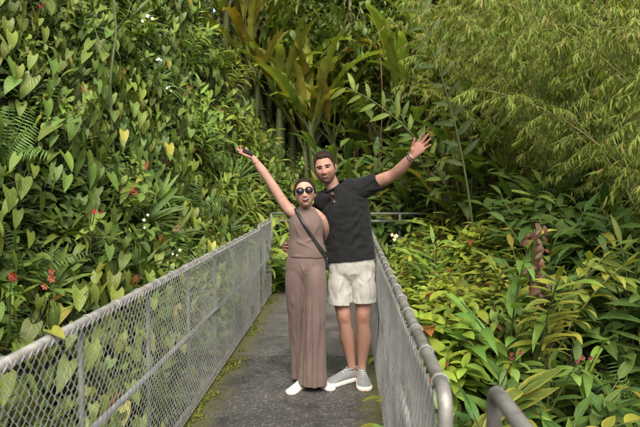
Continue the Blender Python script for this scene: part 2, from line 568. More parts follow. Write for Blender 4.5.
# ------------------------------------------------------------------ terrain
def xfoot(y):
    return float(np.interp(y, [-5, 3, 6, 9, 11, 13, 16, 25], [-2.25, -2.2, -2.05, -1.8, -1.45, -1.1, -.8, -.6]))
def sm(t):
    t = max(0.0, min(1.0, t)); return t * t * (3 - 2 * t)
def ground_h(x, y):
    z = -0.95 + 0.9 * sm((y - 4.6) / 1.4)
    z = z if abs(x) < 3 or y < 5 else z
    t = (xfoot(y) - x) / 2.3
    if t > 0:
        z += 5.3 * (min(t, 1.0) ** 1.05) + .12 * max(0, min(t - 1, 6))
    if x > .5:
        r = sm((x - .5) / 2.5)
        z += r * .25 * max(0, min(y - 5.4, 12)) + sm((x - 4) / 5) * 1.5
    if y > 11.4:
        z += .38 * min(y - 11.4, 16) * (1 if t <= 0 else max(.2, 1 - t))
    z += .05 * noise.noise(Vector((x * 1.3, y * 1.3, 0))) if not (-1.4 < x < .6 and y > 4) else 0
    return z

def build_ground():
    xs = sorted(set([-60, -40, -25, -16, -11] + list(np.arange(-8, 8.01, .25)) + [11, 16, 25, 40, 60]))
    ys = sorted(set([-60, -30, -15, -8] + list(np.arange(-4, 24.01, .3)) + [28, 34, 45, 70, 120]))
    V = [(x, y, ground_h(x, y)) for y in ys for x in xs]
    nx = len(xs)
    Q = [(j * nx + i, j * nx + i + 1, (j + 1) * nx + i + 1, (j + 1) * nx + i) for j in range(len(ys) - 1) for i in range(nx - 1)]
    o = link('ground', np_mesh('ground', V, Q), None, M['soil'])
    o['kind'] = 'structure'
    o['label'] = 'dark soil of the overgrown valley sides under the plants'
build_ground()

# asphalt
def asphalt(name, tone, wet):
    m, nt, b, out = new_mat(name)
    geo = nd(nt, 'ShaderNodeNewGeometry')
    pos = geo.outputs['Position']
    sep = nd(nt, 'ShaderNodeSeparateXYZ'); nt.links.new(pos, sep.inputs[0])
    fine = noise_tex(nt, pos, 75, 3, .7)
    vo = nd(nt, 'ShaderNodeTexVoronoi'); vo.inputs['Scale'].default_value = 60
    nt.links.new(pos, vo.inputs['Vector'])
    big = noise_tex(nt, pos, 2.6, 5, .65, .6)
    col = mix_col(nt, ramp(nt, fine, [(.38, 0.0), (.7, 1.0)]), tuple(c * .55 for c in tone), tuple(c * 1.6 for c in tone))
    col = mix_col(nt, ramp(nt, vo.outputs['Color'], [(.62, 0.0), (.9, .75)]), col, (0.15, 0.143, 0.13))
    col = mix_col(nt, .9, col, ramp(nt, big, [(.34, .52), (.66, 1.35)]), 'MULTIPLY')
    # brown leaf-litter stain and moss creeping in from both edges
    cx = math_node(nt, 'ABSOLUTE', math_node(nt, 'ADD', sep.outputs[0], .40))
    e = math_node(nt, 'ADD', cx, math_node(nt, 'MULTIPLY_ADD', big, .9, -.45))
    col = mix_col(nt, ramp(nt, e, [(.40, 0.0), (.75, .65)]), col, (0.065, 0.055, 0.03))
    m2 = noise_tex(nt, pos, 7, 4, .7)
    e2 = math_node(nt, 'ADD', cx, math_node(nt, 'MULTIPLY_ADD', m2, .5, -.25))
    col = mix_col(nt, ramp(nt, e2, [(.47, 0.0), (.66, .85)]), col, (0.10, 0.10, 0.022))
    nt.links.new(col, b.inputs['Base Color'])
    nt.links.new(ramp(nt, big, [(.35, wet), (.65, .85)]), b.inputs['Roughness'])
    h = math_node(nt, 'ADD', fine, math_node(nt, 'MULTIPLY', vo.outputs['Distance'], 1.2))
    bump(nt, b, h, .7, .012)
    return m

M['deck'] = asphalt('wet_asphalt', (0.052, 0.049, 0.045), .45)
M['path'] = asphalt('dry_asphalt', (0.088, 0.083, 0.075), .6)

def slab(name, x0, x1, y0, y1, z, th, mat, label, nx=8):
    bm = bmesh.new()
    bmesh.ops.create_cube(bm, size=1)
    for v in bm.verts:
        v.co = Vector((x0 if v.co.x < 0 else x1, y0 if v.co.y < 0 else y1, z if v.co.z > 0 else z - th))
    me = bpy.data.meshes.new(name); bm.to_mesh(me); bm.free()
    o = link(name, me, None, mat)
    o['kind'] = 'structure'; o['label'] = label
    return o
slab('bridge_deck', -1.12, .34, -3, 5.80, 0, .18, M['deck'], 'dark wet asphalt deck of the narrow footbridge')
slab('path', -1.14, .36, 5.815, 9.6, .004, .08, M['path'], 'paler grey path beyond the footbridge joint')
slab('crossing_path', -1.6, 2.2, 9.61, 10.9, -.002, .08, M['path'], 'path crossing behind the end of the fences')

# moss
def build_moss():
    lv = Leaves()
    for i in range(9000):
        y = rng.uniform(3.6, 9.4)
        left = rng.random() < .8
        g = abs(rng.gauss(0, .065))
        x = -1.05 + g if left else .27 - g * .7
        n = noise.noise(Vector((x * 4, y * 2.3, 3 if left else 9))) + .25 * noise.noise(Vector((x * 14, y * 9, 1)))
        if n < (-.02 if left else .15) + g * 1.8: continue
        d = sph(rng.uniform(0, 6.3), rng.uniform(.3, 1.4))
        lv.add(T_SMALL[rng.randint(0, 1)], (x, y, .001), frame(d), rng.uniform(.009, .024), jit((.085, .10, .016), .4, .2), 1.2)
    o = link('moss', lv.mesh('moss', M['shrub']))
    o['kind'] = 'stuff'; o['label'] = 'yellow green moss tufts along the edges of the asphalt'; o['category'] = 'moss'
build_moss()

# fallen leaves on the deck
# ------------------------------------------------------------------ chain link fences
def rounded_path(pts, r=.06, n=5):
    out = [Vector(pts[0])]
    for i in range(1, len(pts) - 1):
        a, b, c = Vector(pts[i - 1]), Vector(pts[i]), Vector(pts[i + 1])
        d1 = (a - b).normalized(); d2 = (c - b).normalized()
        rr = min(r, (a - b).length * .45, (c - b).length * .45)
        p, q = b + d1 * rr, b + d2 * rr
        for k in range(n + 1):
            t = k / n
            out.append((p * (1 - t) + b * t) * (1 - t) + (b * (1 - t) + q * t) * t)
    out.append(Vector(pts[-1]))
    return out

def tube_obj(name, pts, r, mat, parent, k=12, closed=True):
    t = Tubes(); t.add(pts, r, k, closed)
    return link(name, t.mesh(name, mat), parent)

def chain_mesh(x0rail, x, y0, y1, z0, z1, wire=.0023, p=.030, q=.029, sag=.006, topz=None, bulge=0.0):
    t = Tubes()
    n = int((y1 - y0) / p)
    rows = int((z1 - z0) / q)
    for i in range(n):
        pts = []
        for k in range(rows + 1):
            yy = y0 + p * (i + ((k + i) % 2)) + rng.uniform(-.0012, .0012)
            zz = z0 + q * k
            b = math.sin(PI * (zz - z0) / (z1 - z0)) * bulge * noise.noise(Vector((yy * 1.1, zz * 1.5, x)))
            xx = x + (.0022 if ((k + i) % 2) else -.0022) + b
            if topz is not None: zz += topz(yy) * (k / rows)
            pts.append((xx, yy, zz))
        # knuckle twisted over at the top
        lx, ly, lz = pts[-1]
        sg = 1 if lx > x0rail else -1
        for a_ in (((35, 75, 110) if i % 2 else (25, 50)) if x > 0 and sg > 0 or x < 0 else (25, 45)):
            ca, sa = math.cos(R(a_)), math.sin(R(a_))
            rr = .0228 + rng.uniform(0, .0035)
            pts.append((x0rail + sg * rr * ca, ly + p * (.15 + a_ / 170), lz - .018 + rr * sa + .0))
        t.add(pts, wire, 4)
    return t

def chain_fence(label, x, y0, y1, posts, top=1.05, side=1, mid=True, near_end=False, far_end=True, group=None):
    root = thing('chain_link_fence', label, 'fence', (x, (y0 + y1) / 2, 0), group)
    root.matrix_world
    off = Vector(root.location)
    def L(p): return Vector(p) - off
    zt = top - .022
    pts = []
    if near_end: pts.append((x, y0, -.05))
    pts += [(x, y0, zt), (x, y1, zt)]
    if far_end: pts.append((x, y1, -.05))
    wob = []
    P = rounded_path([L(p) for p in pts], .07)
    tube_obj('top_rail', P, .021, M['pipe'], root)
    if mid:
        tube_obj('middle_rail', [L((x, y0 + .02, .555)), L((x, y1 - .02, .555))], .0155, M['steel'], root)
    tube_obj('bottom_rail', [L((x, y0 + .02, .055)), L((x, y1 - .02, .055))], .015, M['pipe'], root)
    for y in posts:
        tube_obj('post', [L((x - .006 * side, y, -.12)), L((x - .006 * side, y, zt - .015))], .0125, M['oldsteel'], root)
    m = chain_mesh(x, x + .026 * side, y0 + .02, y1 - .03, .03, top - .004, bulge=.03 if side > 0 else .05, wire=.0021 if side > 0 else .0019, p=.0265 if side > 0 else .034, q=.0265 if side > 0 else .032)
    m.V = [v - np.array(off) for v in m.V]
    link('chain_mesh', m.mesh('chain_mesh', M['steel']), root)
    if near_end and side < 0:
        for zc in (.90, .30):
            tt = Tubes(); tt.add([L((x, y0, zc - .014)), L((x, y0, zc + .014))], .0255, 12, True)
            link('clamp', tt.mesh('clamp', M['oldsteel']), root)
    # tie wires, one by one
    t = Tubes()
    t.add([Vector((.0245 * math.cos(a), 0.004 * a / 6, .0245 * math.sin(a))) for a in np.linspace(0, 6.3, 10)], .0022, 4)
    tie = t.mesh('tie_wire', M['steel'])
    y = y0 + .1
    while y < y1 - .1:
        link('tie_wire', tie, root).location = L((x, y, zt))
        y += .32
    return root

chain_fence('long galvanised chain-link fence along the mossy edge, its mesh lapped over the top rail', -1.075, 1.2, 7.72,
            [1.65, 2.53, 3.41, 4.29, 5.17, 6.05, 6.93], 1.05, 1, True, False, True)
chain_fence('short chain-link fence section past the end of the long mossy-edge fence', -1.085, 7.80, 8.95,
            [8.35], 1.085, 1, True, True, True)
chain_fence('chain-link fence beside the man, its near end post bent into a rounded elbow', .268, 1.72, 8.9,
            [2.6, 3.5, 4.4, 5.3, 6.2, 7.1, 8.0], 1.05, -1, True, True, True)

def handrail():
    root = thing('handrail', 'bare tubular handrail starting beside the elbow of the fence, without mesh', 'handrail', (.405, 1.75, 0))
    o = Vector(root.location)
    P = rounded_path([Vector((0, 0, -.1)), Vector((0, 0, 1.035)), Vector((0, -1.5, 1.035))], .06)
    tube_obj('top_rail', P, .021, M['pipe'], root)
    tube_obj('lower_rail', [Vector((0, -.02, .55)), Vector((0, -1.5, .55))], .017, M['pipe'], root)
    tube_obj('post', [Vector((0, -1.5, -.1)), Vector((0, -1.5, 1.03))], .02, M['pipe'], root)
handrail()

def back_railing():
    root = thing('railing', 'grey metal railing crossing behind the couple at the end of the path', 'railing', (-.2, 10.95, 0))
    for nm, z in (('top_rail', 1.06), ('middle_rail', .93), ('lower_rail', .5)):
        tube_obj(nm, [Vector((-1.1, 0, z)), Vector((1.75, 0, z))], .022, M['oldsteel'], root, 8)
    for x in (-1.1, -.1, 1.1, 1.75):
        tube_obj('post', [Vector((x, 0.004, -.1)), Vector((x, 0.004, 1.055))], .024, M['oldsteel'], root, 8)
back_railing()

# ------------------------------------------------------------------ plants: prototypes, then copies
FIRST = {}
def place(key, parts, name, label, cat, loc, rot=(0, 0, 0), s=1.0, group=None):
    """first call makes the plant of this variant, later calls copy it and each of its parts"""
    if key not in FIRST:
        root = thing(name, label, cat)
        for pn, me in parts:
            link(pn, me, root)
        FIRST[key] = root
    else:
        src = FIRST[key]
        root = src.copy(); COL.objects.link(root)
        for ch in list(src.children):
            c = ch.copy(); COL.objects.link(c); c.parent = root
        root['label'] = label; root['category'] = cat; root.name = name
    root.location = loc
    root.rotation_euler = rot
    root.scale = (s, s, s) if isinstance(s, (int, float)) else s
    if group:
        root['group'] = group
    elif 'group' in root:
        del root['group']
    return root

V = {}
V['heart'] = [p_heart(24 + 2 * i, col=c, rust=r) for i, (c, r) in enumerate((((0.074, 0.115, 0.019), .012), ((0.060, 0.100, 0.019), .008), ((0.090, 0.132, 0.021), .02), ((0.052, 0.085, 0.018), .012), ((0.104, 0.142, 0.022), .012)))]
V['ginger'] = [p_ginger(5, col=c) for c in ((0.085, 0.135, 0.022), (0.07, 0.12, 0.02), (0.11, 0.155, 0.024))]
V['ginger_pale'] = [p_ginger(5, (.8, 1.15), 12, (.22, .32), (0.12, 0.16, 0.03), 'ginger', (.5, 1.2), .12) for _ in range(2)]
V['ginger_edge'] = [p_ginger(4, (.75, 1.05), 11, (.25, .35), (0.095, 0.14, 0.025), 'ginger_edge', (.7, 1.35), .08, 1.5) for _ in range(3)]
V['ginger_dark'] = [p_ginger(5, (.9, 1.3), 11, (.25, .36), (0.045, 0.085, 0.018), 'ginger', (.4, 1.1), .02, 1.45) for _ in range(2)]
V['strap'] = [p_strap(), p_strap(22, (.35, .6), (0.09, 0.135, 0.024)), p_strap(30, (.5, .9), (0.055, 0.10, 0.022), .8)]
V['shrub'] = [p_shrub(col=(0.075, 0.125, 0.02)), p_shrub(15, 14, (.06, .10), .45, (0.085, 0.14, 0.022))]
V['lime'] = [p_shrub(17, 15, (.09, .15), .5, (0.15, 0.19, 0.024)), p_shrub(16, 14, (.11, .19), .5, (0.13, 0.18, 0.022)), p_shrub(18, 13, (.09, .14), .45, (0.18, 0.20, 0.028), rust=.04)]
V['fern'] = [p_fern(), p_fern(9, (.7, 1.0), 19, .15, (0.05, 0.10, 0.024))]
V['rust'] = [p_shrub(8, 7, (.09, .15), .32, (0.075, 0.032, 0.012), T_LANCE + T_OVATE, 0.0), p_shrub(8, 8, (.08, .13), .30, (0.065, 0.034, 0.013), T_LANCE + T_OVATE, 0.0)]

def vis(p, m=70):
    x, y = project(p)
    return -m < x < 640 + m and -m - 40 < y < 427 + m + 30

def tilt(ax, ay, rz):
    """spin about its own axis, then lean: ax about X, ay about Y"""
    return (Matrix.Rotation(ay, 3, 'Y') @ Matrix.Rotation(ax, 3, 'X') @ Matrix.Rotation(rz, 3, 'Z')).to_euler()

KIND = {
    'heart': ('heart_leaf_plant', 'plant'), 'ginger': ('ginger_plant', 'plant'), 'ginger_pale': ('ginger_plant', 'plant'),
    'ginger_edge': ('variegated_ginger', 'plant'), 'ginger_dark': ('ginger_plant', 'plant'), 'strap': ('strap_leaf_plant', 'plant'),
    'shrub': ('leafy_shrub', 'shrub'), 'lime': ('lime_shrub', 'shrub'), 'fern': ('fern', 'fern'), 'rust': ('rusty_shrub', 'shrub'),
}
def pick(kind, loc, rot, s, label, group, name=None, cat=None):
    i = rng.randrange(len(V[kind]))
    return place((kind, i), V[kind][i], name or KIND[kind][0], label, cat or KIND[kind][1], loc, rot, s, group)

LAB_LEFT = {
    'heart': ('glossy heart-leaved plant among its like covering the steep slope', 'heart-leaved plants covering the slope'),
    'ginger': ('ginger plant with arching sprays of narrow leaves on the slope behind the woman', 'arching ginger sprays on the slope'),
    'ginger_pale': ('pale ginger plant with long narrow leaves crowding the end of the mossy-edge fence', 'pale gingers at the end of the fence'),
    'strap': ('strap-leaved tuft rising between the heart-leaved plants of the slope', 'strap-leaved tufts on the slope'),
    'shrub': ('small-leaved green shrub between the heart-leaved plants of the slope', 'small-leaved shrubs on the slope'),
    'fern': ('feathery fern spreading from the upper part of the leafy slope', 'ferns on the slope'),
    'rust': ('small plant with rust-red leaves showing among the green of the slope', 'rust-leaved plants on the slope'),
    'lime': ('yellow-green leafy shrub leaning over the far end of the mossy-edge fence', 'lime shrubs leaning over the fence end'),
}
# ---- left slope
RES = {'left': 0}
y = 3.0
while y < 13.2:
    t = -.20
    while t < 1.12:
        yy = y + rng.uniform(-.2, .2); tt = t + rng.uniform(-.03, .03)
        x = xfoot(yy) - tt * 2.3
        z = ground_h(x, yy)
        p = Vector((x, yy, z))
        px, py = project(p + Vector((.25, 0, .3)))
        t += .088
        if not vis(p + Vector((.25, 0, .3))): continue
        r = rng.random()
        if 185 < px < 345 and 10 < py < 165 and yy > 7:
            kind = 'ginger' if r < .50 else ('heart' if r < .93 else 'shrub')
        elif 120 < px < 265 and 165 < py < 262 and r < .28: kind = 'strap'
        elif px < 75 and py < 120: kind = 'shrub' if r < .2 else ('fern' if r < .3 else 'heart')
        else:
            kind = 'heart' if r < .70 else ('shrub' if r < .78 else ('strap' if r < .88 else ('ginger' if r < .95 else ('fern' if r < .985 else 'rust'))))
        lean = rng.uniform(.35, .8) * (1 if tt > .02 else .35)
        lb, gp = LAB_LEFT[kind]
        sc = rng.uniform(.85, 1.25) * (.8 if kind in ('ginger', 'strap', 'fern') else 1)
        if tt < .02: sc *= .85
        ax = rng.uniform(-.1, .45)
        if kind == 'heart': lean *= .42; ax = rng.uniform(-.2, .12)
        pick(kind, p, tilt(ax, lean, rng.uniform(0, 6.28)), sc, lb, gp)
        RES['left'] += 1
    y += .50 if y > 7 else .40
# ---- strip between the fence and the slope
y = 3.0
while y < 9.3:
    for x in (-1.85, -1.5):
        p = Vector((x + rng.uniform(-.1, .1), y + rng.uniform(-.15, .15), 0)); p.z = ground_h(p.x, p.y)
        far = y > 6.6
        kind = rng.choice(['heart', 'heart', 'shrub', 'strap']) if not far else rng.choice(['lime', 'ginger_pale', 'strap', 'lime'])
        s = rng.uniform(.9, 1.15) if not far else rng.uniform(.7, .95)
        if p.x > -1.6: s *= .7
        lb, gp = LAB_LEFT[kind]
        if not far and kind == 'heart':
            lb, gp = 'heart-leaved plant low between the long fence and the slope, behind the mesh', 'heart-leaved plants behind the mesh'
        if vis(p + Vector((0, 0, .4))):
            pick(kind, p, tilt(0, rng.uniform(-.1, .25), rng.uniform(0, 6.28)), s, lb, gp)
    y += .45
for (x, y, s, k) in ((-1.28, 8.9, .62, 'lime'), (-1.3, 9.4, .8, 'ginger_pale'), (-1.2, 9.9, .7, 'lime'), (-1.45, 9.3, .9, 'lime'), (-1.35, 10.4, .85, 'ginger_pale')):
    lb, gp = LAB_LEFT[k]
    pick(k, (x, y, ground_h(x, y)), tilt(0, .2, rng.uniform(0, 6)), s, lb, gp)

# ---- right side, low mass
LAB_RIGHT = {
    'lime': ('yellow-green leafy shrub in the bright mass beside the fence next to the man', 'lime shrubs beside the man-side fence'),
    'ginger': ('green ginger plant with drooping lance leaves in the low mass below the bamboo', 'green gingers below the bamboo'),
    'ginger_edge': ('low ginger with yellow-edged drooping leaves near the bare handrail', 'yellow-edged gingers near the handrail'),
    'ginger_dark': ('dark green broad-leaved ginger in the shaded hollow under the bamboo', 'dark gingers under the bamboo'),
    'heart': ('heart-leaved plant in the shaded growth behind the lime shrubs', 'heart-leaved plants behind the lime shrubs'),
    'shrub': ('small-leaved dark shrub in the shade behind the lime shrubs', 'dark shrubs behind the lime shrubs'),
    'fern': ('fern in the shade at the foot of the bamboo', 'ferns at the foot of the bamboo'),
    'rust': ('red-brown leaved plant poking out of the lime shrubs', 'rusty plants among the lime shrubs'),
}
y = 2.3
while y < 11.0:
    x = .62
    while x < 5.6:
        p = Vector((x + rng.uniform(-.14, .14), y + rng.uniform(-.14, .14), 0)); p.z = ground_h(p.x, p.y)
        x += .42
        if not vis(p + Vector((0, 0, .6)), 90): continue
        px, py = project(p + Vector((0, 0, .75)))
        r = rng.random()
        if p.y < 4.7:
            kind = 'ginger_edge' if r < .42 else ('ginger' if r < .8 else 'ginger_dark')
            s = rng.uniform(.85, 1.08)
        elif px < 515 + (p.y - 5) * 4:
            kind = 'lime' if r < .66 else ('ginger' if r < .80 else ('ginger_edge' if r < .9 else ('rust' if r < .915 else 'shrub')))
            s = rng.uniform(1.05, 1.4) if p.y < 6.4 else rng.uniform(.9, 1.2)
        else:
            kind = 'ginger_dark' if r < .55 else ('ginger' if r < .75 else ('shrub' if r < .9 else 'fern'))
            s = rng.uniform(.95, 1.2)
        if p.x < .8 and 4.5 < p.y: s *= .72
        if p.x < .75: p.x += .12
        lb, gp = LAB_RIGHT[kind]
        pick(kind, p, tilt(rng.uniform(.0, .3), rng.uniform(-.25, .05), rng.uniform(0, 6.28)), s, lb, gp)
    y += .45

# ---- shaded growth behind the crossing railing
y = 11.4
while y < 17.5:
    x = -2.4
    while x < 5.5:
        p = Vector((x + rng.uniform(-.2, .2), y + rng.uniform(-.2, .2), 0)); p.z = ground_h(p.x, p.y)
        x += .62
        if xfoot(p.y) - p.x > .6: continue
        px, py = project(p + Vector((0, 0, .6)))
        if not (250 < px < 700): continue
        r = rng.random()
        kind = 'ginger_dark' if r < .4 else ('shrub' if r < .6 else ('heart' if r < .85 else 'fern'))
        pick(kind, p, tilt(rng.uniform(.1, .5), 0, rng.uniform(0, 6.28)), rng.uniform(1.0, 1.5),
             'dark leafy plant in the deep shade beyond the crossing railing', 'plants beyond the crossing railing', 'undergrowth_plant', 'plant')
    y += .62

# ---- heliconias, bananas and torch gingers in the middle distance
V['heliconia'] = [p_heliconia() for _ in range(3)]
V['banana'] = [p_banana(9, (1.0, 1.5)), p_banana(9, (1.2, 1.8), (0.145, 0.185, 0.032), 1.3, (.95, 1.5), .5), p_banana(9, (.9, 1.4), (0.08, 0.13, 0.03), 1.0), p_banana(8, (1.1, 1.6), (0.19, 0.18, 0.03), 1.2, (1.0, 1.5), .5, .25)]
KIND['heliconia'] = ('heliconia', 'heliconia'); KIND['banana'] = ('banana_plant', 'banana plant')
for (px, py, y, s) in ((352, 235, 12.0, .9), (378, 232, 12.4, 1.0), (398, 230, 11.8, .95), (420, 228, 12.2, 1.1), (445, 225, 11.6, 1.1), (468, 222, 12.2, 1.2),
                       (490, 222, 11.4, 1.0), (512, 220, 12.0, 1.1), (335, 230, 12.6, 1.0), (455, 215, 9.9, .95), (480, 215, 9.6, 1.0), (505, 212, 9.4, .9),
                       (462, 205, 10.6, .8), (492, 208, 10.4, .85), (520, 208, 10.2, .8), (440, 210, 11.2, .8), (415, 210, 11.6, .85), (430, 190, 14.0, 1.3), (395, 190, 14.2, 1.3), (365, 185, 14.6, 1.4)):
    p = at(px, py, y); p.z = ground_h(p.x, p.y)
    pick('heliconia', p, (0, 0, rng.uniform(0, 6.28)), s, 'heliconia with dark upright paddle leaves on thin red stems beyond the crossing railing', 'heliconias beyond the railing')
BAN = [(225, 60, 14.4, .95, 1), (246, 60, 14.6, 1.05, 3), (262, 60, 14.8, .95, 1), (278, 60, 14.4, 1.05, 0), (292, 60, 15.2, 1.1, 1), (306, 60, 14.6, 1.0, 3), (322, 60, 15.4, 1.2, 1), (338, 60, 14.8, 1.1, 0), (310, 70, 12.4, .9, 1), (300, 45, 13.2, 1.0, 3), (356, 60, 12.8, .95, 0), (384, 40, 13.6, 1.0, 3), (280, 75, 12.3, .8, 2), (415, 110, 12.4, .8, 2), (255, 70, 12.0, .75, 0), (440, 95, 13.0, .85, 1),
       (268, 60, 13.0, .95, 1), (318, 50, 14.5, 1.25, 1), (345, 70, 13.6, .9, 0), (372, 75, 13.2, .8, 2), (398, 60, 14.5, 1.2, 1), (408, 90, 13.0, .95, 0),
       (425, 40, 16.0, 1.3, 1), (240, 40, 12.6, .9, 0), (455, 70, 14.0, 1.0, 2), (335, 20, 17.5, 1.5, 2), (385, 5, 18.0, 1.5, 0), (300, 10, 16.5, 1.4, 0)]
for (px, py, y, s, k) in BAN:
    if y < 14: y += 2.4
    p = at(px, py, y)
    g = ground_h(p.x, p.y)
    p.z = max(g, p.z - 1.9 * s)
    if p.z - g > .2: p.z = g
    place(('banana', k), V['banana'][k], 'banana_plant', 'banana plant with tall yellow-green paddle leaves high behind the couple', 'banana plant', p, tilt(rng.uniform(.05, .3), rng.uniform(-.15, .15), rng.uniform(0, 6.28)), s * 1.02, 'banana plants behind the couple')

torch = p_torch(4.1, .42, PI * .98, 18, .33)
p = at(478, 215, 8.8); p.z = ground_h(p.x, p.y)
place('torch', torch, 'torch_ginger', 'tall torch ginger cane with dark paired leaflets arching over the raised hand of the man', 'ginger cane', p, (0, 0, 0), 1.0)
torch2 = p_torch(3.3, 1.1, PI * 1.02, 17, .30, (0.10, 0.15, 0.025))
p = at(470, 205, 9.6); p.z = ground_h(p.x, p.y)
place('torch2', torch2, 'torch_ginger', 'bright green ginger cane leaning flat above the arm of the man', 'ginger cane', p, (0, 0, .1), 1.05)
torch3 = p_torch(2.9, .55, PI * .9, 15, .32, (0.05, 0.09, 0.02))
p = at(440, 200, 10.9); p.z = ground_h(p.x, p.y)
place('torch3', torch3, 'torch_ginger', 'dark ginger cane standing straight behind the forearm of the man', 'ginger cane', p, (0, 0, 0), 1.0)

# red-brown drooping frond plant amid the lime shrubs
def p_drooping():
    pd, st = Tubes(), Tubes()
    parts = p_ginger(6, (1.55, 1.85), 15, (.20, .27), (0.13, 0.155, 0.024), 'ginger_edge', (.5, 1.15), .10, 1.3, (-PI * .55, PI * .25), .48)
    pd = Leaves()
    for k in range(36):
        z = 1.66 - .62 * k / 36
        c = np.array((rng.uniform(-.05, .05), -.16 - .004 * k + rng.uniform(-.03, .03), z))
        d = np.array((rng.uniform(-.9, .9), rng.uniform(-.5, .1), -rng.uniform(.3, 1.0)))
        pd.add(rng.choice(T_OVATE), c, frame(d, (0, -1, .4)), rng.uniform(.07, .12), jit((.055, .024, .013), .4), .8)
    st.add([(0, 0, 0), (0, -.02, .9), (0, -.06, 1.5), (0, -.10, 1.68), (0, -.15, 1.6), (0, -.26, 1.1)], [.006, .006, .005, .004, .004, .003], 5)
    return parts + [('flower_stem', st.mesh('drooping_stem', M['redstem'])), ('dry_leaves', pd.mesh('dry_leaves', M['shrub']))]
p = at(530, 262, 5.3); p.z = ground_h(p.x, p.y) + .12
place('drooping', p_drooping(), 'drooping_ginger', 'drooping yellow-green plant carrying a hanging cluster of dry red-brown leaves', 'plant', p, (0, 0, 0), 1.0)

# one big yellow-edged spray in front of the handrail side
for (px, y, sc, lb) in ((498, 4.35, 1.0, 'large pale ginger spray with broad yellow-edged leaves fanning out beyond the fence elbow'),
                        (556, 4.1, .92, 'pale ginger spray with drooping yellow-tipped leaves between the large spray and the frame edge')):
    hero = p_ginger(6, (1.45, 1.8), 10, (.20, .27), (0.135, 0.165, 0.026), 'ginger_edge', (.95, 1.4), .12, 1.55, (-PI * .95, -PI * .05), .58)
    p = at(px, 300, y); p.z = ground_h(p.x, p.y)
    place('hero' + str(px), hero, 'variegated_ginger', lb, 'plant', p, (0, 0, 0), sc)

# ---- ginger sprays arching over the far end of the slope, next to the couple
for (px, py, y) in [(300, 150, 9.6), (318, 165, 10.2), (335, 175, 10.8), (285, 175, 9.3), (350, 185, 11.3), (310, 195, 10.0), (330, 140, 11.4), (345, 155, 11.6), (295, 115, 10.6), (318, 110, 11.2),
                    (272, 140, 9.4), (278, 205, 9.3), (292, 215, 9.8), (362, 160, 11.9), (375, 195, 11.6), (400, 200, 11.5), (425, 205, 11.5), (385, 165, 12.4), (355, 130, 12.2), (340, 120, 11.9), (370, 125, 12.6), (395, 130, 12.8), (330, 100, 12.2), (285, 130, 12.6), (298, 140, 12.2), (308, 120, 13.0), (322, 125, 12.8), (336, 135, 12.6), (348, 125, 13.2), (360, 115, 13.4), (378, 120, 13.2), (392, 115, 13.4), (275, 110, 12.8), (408, 130, 13.0), (424, 140, 12.8), (440, 150, 12.4), (315, 150, 12.0), (352, 165, 11.4), (312, 130, 11.5), (415, 175, 12.4), (445, 190, 11.8)]:
    p = at(px, py + 25, y)
    g = ground_h(p.x, p.y)
    p.z = g if p.z - g < .9 else g
    pick('ginger' if px < 345 else 'ginger_dark', p, tilt(rng.uniform(.2, .6), rng.uniform(0, .5), rng.uniform(0, 6.28)), rng.uniform(.95, 1.3), LAB_LEFT['ginger'][0] if px < 345 else 'dark leafy plant in the deep shade beyond the crossing railing',
         LAB_LEFT['ginger'][1] if px < 345 else 'plants beyond the crossing railing')

# ---- bamboo
V['bamboo'] = [p_bamboo(), p_bamboo(7, (3.2, 4.6), PI, 1.2, 44, (0.155, 0.19, 0.036)), p_bamboo(8, (3.6, 5.0), PI * 1.1, 1.0, 44, (0.115, 0.15, 0.03))]
KIND['bamboo'] = ('bamboo_clump', 'bamboo')
BAMB = [(3.7, 6.4, 0, 1.0, 'bamboo clump nearest the path, its yellow-green curtain hanging down beside the drooping dry leaves', 0),
        (4.6, 7.6, 1, 1.05, 'bamboo clump rising behind the hanging bamboo curtain, paler at its top', .3),
        (3.5, 8.6, 2, .95, 'bamboo clump leaning over the dark gingers beside the torch ginger cane', .1),
        (3.6, 10.4, 0, 1.1, 'distant bamboo clump with fine foliage above the lime shrubs', -.1),
        (2.9, 12.6, 1, 1.0, 'farthest bamboo clump, feathery behind the torch ginger cane', .2),
        (5.2, 9.4, 2, 1.15, 'tall bamboo clump filling the top corner above the hanging curtain', .15),
        (4.6, 12.6, 1, 1.3, 'tall feathery bamboo clump high on the rise behind all the others', -.2),
        (4.3, 5.4, 1, .85, 'short bamboo clump at the edge of the dark gingers, touching the curtain', .35),
        (3.9, 5.9, 2, .8, 'low bamboo clump whose tips brush the dark gingers by the frame edge', .5),
        (2.9, 9.6, 0, .85, 'bamboo clump filling the gap beside the torch ginger cane above the lime shrubs', .2)]
for (x, y, k, s, lb, rz) in BAMB:
    place(('bamboo', k), V['bamboo'][k], 'bamboo_clump', lb, 'bamboo', (x, y, ground_h(x, y)), (0, 0, rz), s)

